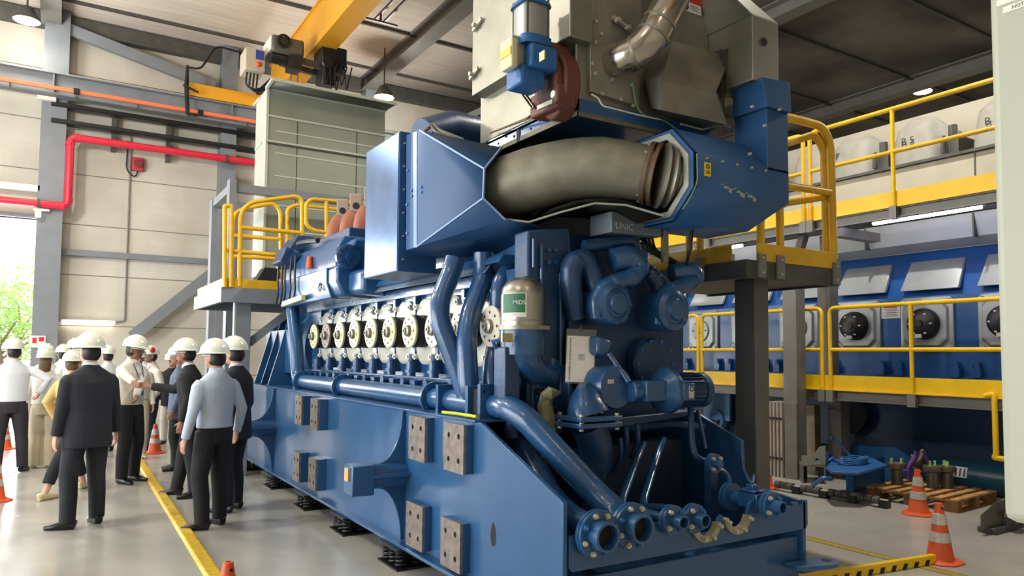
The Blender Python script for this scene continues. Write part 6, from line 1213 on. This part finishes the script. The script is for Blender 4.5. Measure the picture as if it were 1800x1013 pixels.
    for i in (0, 1):
        g = V((0, 0, cuff-.085))*s if cuff < .085 else (kn[i]-an[i]).normalized()*(cuff-.085)*s
        b.tube([hp[i]+V((0, 0, .02))*s, (hp[i]+kn[i])/2, kn[i], (kn[i]+an[i])/2+V((0, -.012, 0))*s, an[i]+g], [.102*s*w, .096*s, (.080+wide*.3)*s, (.074+wide*.7)*s, (.068+wide)*s], 16)
    fuse(b, 'trousers', legm, t, vox, 4)
    # top
    j = .014 if top == 'jacket' else 0
    b = MB(); secs = [(V((0, 0, .955))*s, .184*w*s, .128*s)] if top == 'shirt' else [(V((0, 0, .74))*s, .215*w*s, .155*s), (V((0, 0, .9))*s, .212*w*s, .148*s)]
    secs += [((V((0, 0, 1.07))+T(1.07))*s, (.180+j)*w*s, (.124+j)*s), ((V((0, 0, 1.22))+T(1.22))*s, (.196+j)*w*s, (.126+j)*s), ((V((0, -.005, 1.34))+T(1.34))*s, (.204+j)*w*s, (.122+j)*s), ((V((0, -.01, 1.41))+T(1.42))*s, (.187+j)*w*s, (.088+j)*s), ((V((0, -.008, 1.475))+T(1.47))*s, .10*w*s, .07*s), ((V((0, .0, 1.505))+T(1.5))*s, .06*s, .06*s)]
    b.loft(secs, (1, 0, 0), 24)
    for i in (0, 1):
        c = wr[i]-(wr[i]-el[i]).normalized()*.0
        b.tube([sh[i]+V((.02*(1-2*i), 0, .0))*s, sh[i]+(el[i]-sh[i])*.15, (sh[i]+el[i])/2, el[i], (el[i]+c)/2, c], [(.052+j*.4)*s, (.062+j*.5)*s, (.060+j*.4)*s, (.053+j*.4)*s, (.047+j*.4)*s, (.040+j*.5)*s], 14)
    fuse(b, 'jacket' if top == 'jacket' else 'shirt', topm, t, vox, 4)
    if top == 'shirt' and belt: b = MB(); b.loft([(V((0, 0, .965))*s, .180*w*s, .126*s), (V((0, 0, .998))*s, .179*w*s, .126*s)], (1, 0, 0), 24); B(b, 'belt', LEATH)
    if collar or top == 'shirt':
        b = MB(); c0 = nk+V((0, .002, .008))*s; b.rings([[c0+V((math.cos(2*PI*k/20)*q*s, math.sin(2*PI*k/20)*q*.98*s, z*s+(.0 if math.sin(2*PI*k/20) < .5 else -.02)*s)) for k in range(20)] for q, z in ((.068, .0), (.072, .03), (.062, .052), (.058, .05), (.06, .0))]); B(b, 'collar', collar or topm)
    for i in (0, 1):
        f = feet[i]; yw = R(f[2]); fd = V((-math.sin(yw), math.cos(yw), 0)); sdv = V((fd.y, -fd.x, 0)); p = an[i]-V((0, 0, .085))*s; b = MB()
        pit = V((0, 0, 1))*f[3]*.0
        b.loft([(p-fd*.075*s+V((0, 0, .04))*s, .022*s, .036*s), (p-fd*.06*s+V((0, 0, .045))*s, .036*s, .044*s), (p+V((0, 0, .048))*s, .038*s, .047*s), (p+fd*.07*s+V((0, 0, .036))*s, .043*s, .035*s), (p+fd*.13*s+V((0, 0, .026))*s, .043*s, .025*s), (p+fd*.185*s+V((0, 0, .02))*s, .026*s, .018*s)], sdv, 16, 2.6)
        B(b, 'shoe', shoem)
    # hair and hard hat
    b = MB(); b.ell(hd(0, -.026, -.012), (.083*s, .088*s, .1*s), 18, 12, rot)
    if long_hair: b.loft([(hd(0, -.05, .0), .085*s, .06*s), (hd(0, -.075, -.1), .085*s, .045*s), (hd(0, -.085, -.19), .075*s, .035*s), (hd(0, -.08, -.25), .05*s, .02*s)], HR@V((1, 0, 0)), 16)
    B(b, 'hair', hair)
    rs = []; N = 36
    o_ = .05
    for th in (4, 14, 26, 38, 50, 62, 74, 84, 90):
        rs.append([hd(.120*math.sin(R(th))*math.cos(2*PI*k/N), -.002+.146*math.sin(R(th))*math.sin(2*PI*k/N), o_+.122*math.cos(R(th))) for k in range(N)])
    def brim(q, z, pk): return [hd((.120+q)*math.cos(2*PI*k/N), -.002+(.146+q)*math.sin(2*PI*k/N)+pk*max(0, math.sin(2*PI*k/N))**3, o_+z-.012*max(0, math.sin(2*PI*k/N))**3*(pk > .01)) for k in range(N)]
    rs += [brim(.003, -.012, .004), brim(.010, -.017, .036), brim(.009, -.022, .036), brim(-.004, -.018, .004), brim(-.03, .02, 0)]
    b = MB(); b.rings(rs)
    for x in (-.035, 0, .035):
        b.tube([hd(x, .13*math.cos(R(a)), o_+.003+(.122*math.sqrt(max(0, 1-(x/.12)**2)))*math.sin(R(a))) for a in (30, 55, 75, 90, 105, 125, 150)], [.002, .006, .008, .008, .008, .006, .002], 8)
    hat = B(b, 'hard_hat', HATM, ang=50)
    if muff:
        b = MB(); [b.ell(hd(sx*.128, .03, o_+.05), (.03*s, .045*s, .05*s), 14, 10, rot) for sx in (-1, 1)]; B(b, 'ear_muffs', mat('ear muff red', '#b5232e', .35), hat)
    if glasses:
        b = MB(); b.tube([hd(-.083, -.02, .012), hd(-.078, .07, .012), hd(-.05, .1, .008), hd(0, .11, .01), hd(.05, .1, .008), hd(.078, .07, .012), hd(.083, -.02, .012)], .006*s, 8); B(b, 'safety_glasses', mat('glasses frame', '#cfd6dc', .2))
    if lanyard:
        b = MB(); z0 = 1.06; c = lambda x, y, z: (V((x, y, z))+T(z))*s
        b.tube([c(-.07, .07, 1.46), c(-.05, .135, 1.3), c(-.01, .142, 1.17), c(.03, .135, 1.3), c(.06, .07, 1.46)], .005, 6); la = B(b, 'lanyard', INKB)
        B(MB().box(c(-.01, .15, 1.12), (.085, .008, .11)), 'badge', mat('badge blue', '#3f5f86', .4)); B(MB().box(c(-.01, .155, 1.135), (.07, .004, .03)), 'badge_field', WHITE)
    return t
G = lambda x, y: P(x, y, 'Z', 0)
mid = P(252, 683, 'Y', 9.75)
person('person in a pale blue striped shirt and black trousers standing nearest the camera', G(372, 928), 118, 1.75, 'shirt', STRIPE, BLKC, hands=((-.32, .02, .80), (.32, .06, .82)), feet=((-.11, -.0, 40), (.13, .06, -5)), vox=.009, glasses=True, hyaw=15)
person('person in a dark navy suit right behind the striped shirt, next to the engine base', G(408, 898), 135, 1.79, 'jacket', NAVY, NAVY, vox=.010, collar=WHSH, hands=((-.22, .1, .8), (.22, .1, .8)), hyaw=0, skin=SKIN3)
person('person in a black suit stretching out an arm to shake hands', G(334, 872), 158, 1.78, 'jacket', BLKC, BLKC, skin=SKIN2, vox=.010, collar=WHSH, whands=(None, mid+V((.03, 0, 0))), hands=((-.26, .05, .80), (.2, .4, 1.1)), feet=((-.14, -.08, 20), (.1, .18, -5)), lean=(0, .06), glasses=True, poles=((-.5, -1, -.2), (.2, -.3, -1)))
person('person in a cream shirt with a blue badge taking the offered handshake', G(222, 848), -48, 1.83, 'shirt', CRSH, BLKC, skin=SKIN2, vox=.010, whands=(P(236, 712, 'Y', 10.2), mid+V((-.04, .0, 0))), lean=(.0, .03), lanyard=True, poles=((-.6, -.6, -.4), (.4, -.8, -.6)), hyaw=18, htilt=-8, glasses=True)
person('person in a dark navy suit seen from behind, large in the left foreground', G(148, 926), 112, 1.80, 'jacket', NAVY, NAVY, vox=.009, collar=WHSH, hands=((-.27, .05, .74), (.29, .06, .76)), feet=((-.15, .0, 48), (.13, .05, -4)), hyaw=10, glasses=True, skin=SKIN3)
person('person in a mustard beige jacket striding behind the large navy suit', G(118, 868), 42, 1.64, 'jacket', TANJ, BLKC, LEATHB, SKIN3, HAIRB, vox=.010, fem=True, cuff=.2, feet=((-.1, .34, 0), (.1, -.42, 0, .0)), hands=((-.24, .02, .86), (.26, -.1, .86)))
person('person in a white shirt and dark trousers seen from behind at the left edge', G(14, 832), 95, 1.79, 'shirt', WHSH, mat('dark plum cloth', '#2b2730', .85), vox=.010, whands=(None, P(74, 698, 'Y', 12.3)), poles=((-.5, -1, -.2), (1, -.6, -.2)), hyaw=25, feet=((-.14, 0, 10), (.16, .05, -25)), glasses=True)
person('person with light brown hair, white blouse and wide beige trousers seen from behind', G(72, 822), 82, 1.66, 'shirt', mat('white blouse cloth', '#ded9cc', .8, 0, .06, 30), BEIGET, LEATHB, SKIN3, HAIRB, True, vox=.010, fem=True, wide=.05, cuff=.03, belt=False, hands=((-.2, .12, .82), (.2, .2, .95)))
person('person in a white shirt wearing red ear muffs on the hard hat', G(262, 792), 200, 1.72, 'shirt', mat('pinkish white shirt', '#e0d6cf', .8, 0, .06, 30), mat('dark navy trousers', '#1f2536', .85), skin=SKIN2, muff=True, lanyard=True, hands=((-.24, .1, .84), (.24, .18, .9)), glasses=True)
person('person in beige trousers half hidden behind the handshake, beige shoes showing', G(236, 806), -80, 1.68, 'shirt', CRSH, BEIGET, LEATHB, SKIN)
person('person in blue jeans far behind the handshake', G(247, 778), -95, 1.74, 'shirt', WHSH, JEANS, skin=SKIN2)
person('dark haired person in black with pale trousers, face turned to the camera', G(298, 780), -120, 1.62, 'jacket', BLKC, mat('pale trousers', '#d6d0c2', .85), skin=SKIN3, long_hair=True, fem=True, glasses=True)
person('person in a grey blue jacket just behind the black suit', G(311, 826), 168, 1.72, 'jacket', GREYJ, BLKC, skin=SKIN2, glasses=True)
person('person in a pale shirt with a tall hard hat behind the mustard jacket', G(126, 806), 100, 1.82, 'shirt', WHSH, BLKC, skin=SKIN2)
person('person in a white shirt at the back, just left of the tall hard hat', G(104, 783), 60, 1.74, 'shirt', WHSH, NAVY, skin=SKIN)
person('person at the back whose hard hat shows right of the large navy suit', G(184, 794), 120, 1.72, 'shirt', WHSH, GREYJ, skin=SKIN)
person('person whose hard hat shows just above the light brown hair', G(74, 798), 95, 1.74, 'shirt', CRSH, BLKC, skin=SKIN)
# ------------------------------------------------------------------ light and camera
for (x, y, lab) in ((-1.6, 8, 'added unseen lamp over the left aisle'), (-2.2, 14, 'added unseen lamp over the people by the doorway'), (7.3, 5.2, 'added unseen lamp over the right walkways'), (-4, 1, 'added unseen lamp behind the left of the camera'), (15, 2, 'added unseen lamp over the right engine'), (1.5, -3, 'added unseen lamp right behind the camera')):
    HB.append(highbay(x, y, 6.6 if x < 0 and y > 3 else 9.2, lab, up=x < 2))  # unseen lamps added out of view to brighten ceiling, walls and floor
for l, e in zip(HB, (70, 240, 400, 430, 560, 1500, 120, 1500, 40)): l.energy = e
def area(loc, rot, sx, sy, e, col):
    l = bpy.data.lights.new('daylight', 'AREA'); l.shape = 'RECTANGLE'; l.size = sx; l.size_y = sy; l.energy = e; l.color = col
    o = bpy.data.objects.new('daylight', l); COL.objects.link(o); o.location = loc; o.rotation_euler = rot; return o
area((-9.4, 8, 2.8), (0, R(-90), 0), 5.4, 14.5, 850, (.93, .97, 1))       # daylight through the large door in the left wall
area((-3.5, 20.6, 2.4), (R(-90), 0, 0), 6, 4.6, 700, (.95, .98, 1))        # daylight through the doorway in the back wall
wd = bpy.data.worlds.new('World'); S.world = wd; wd.use_nodes = True; bg = wd.node_tree.nodes['Background']
bg.inputs[0].default_value = (.95, .98, 1, 1); bg.inputs[1].default_value = 3
for k, (xa_, ya_, xb_, yb_) in enumerate(((9.15, 4, 9.15, 6),)): pass
cam = bpy.data.cameras.new('camera'); co = bpy.data.objects.new('camera', cam); COL.objects.link(co); S.camera = co
co.matrix_world = Matrix(((CR.x, -CD.x, -CF.x, 0), (CR.y, -CD.y, -CF.y, 0), (CR.z, -CD.z, -CF.z, CAMH), (0, 0, 0, 1)))
cam.sensor_width = 36; cam.lens = FPX/1800*36; cam.shift_y = (CY-506.5)/1800; cam.clip_start = .05; cam.clip_end = 300
S.view_settings.view_transform = 'Standard'; S.view_settings.look = 'None'; S.view_settings.gamma = 1; S.view_settings.use_curve_mapping = False
S.view_settings.exposure = .2
S.cycles.use_denoising = True; S.cycles.max_bounces = 7; S.cycles.diffuse_bounces = 4; S.cycles.glossy_bounces = 4; S.cycles.transparent_max_bounces = 6
S.cycles.sample_clamp_indirect = 6; S.cycles.caustics_reflective = False; S.cycles.caustics_refractive = False
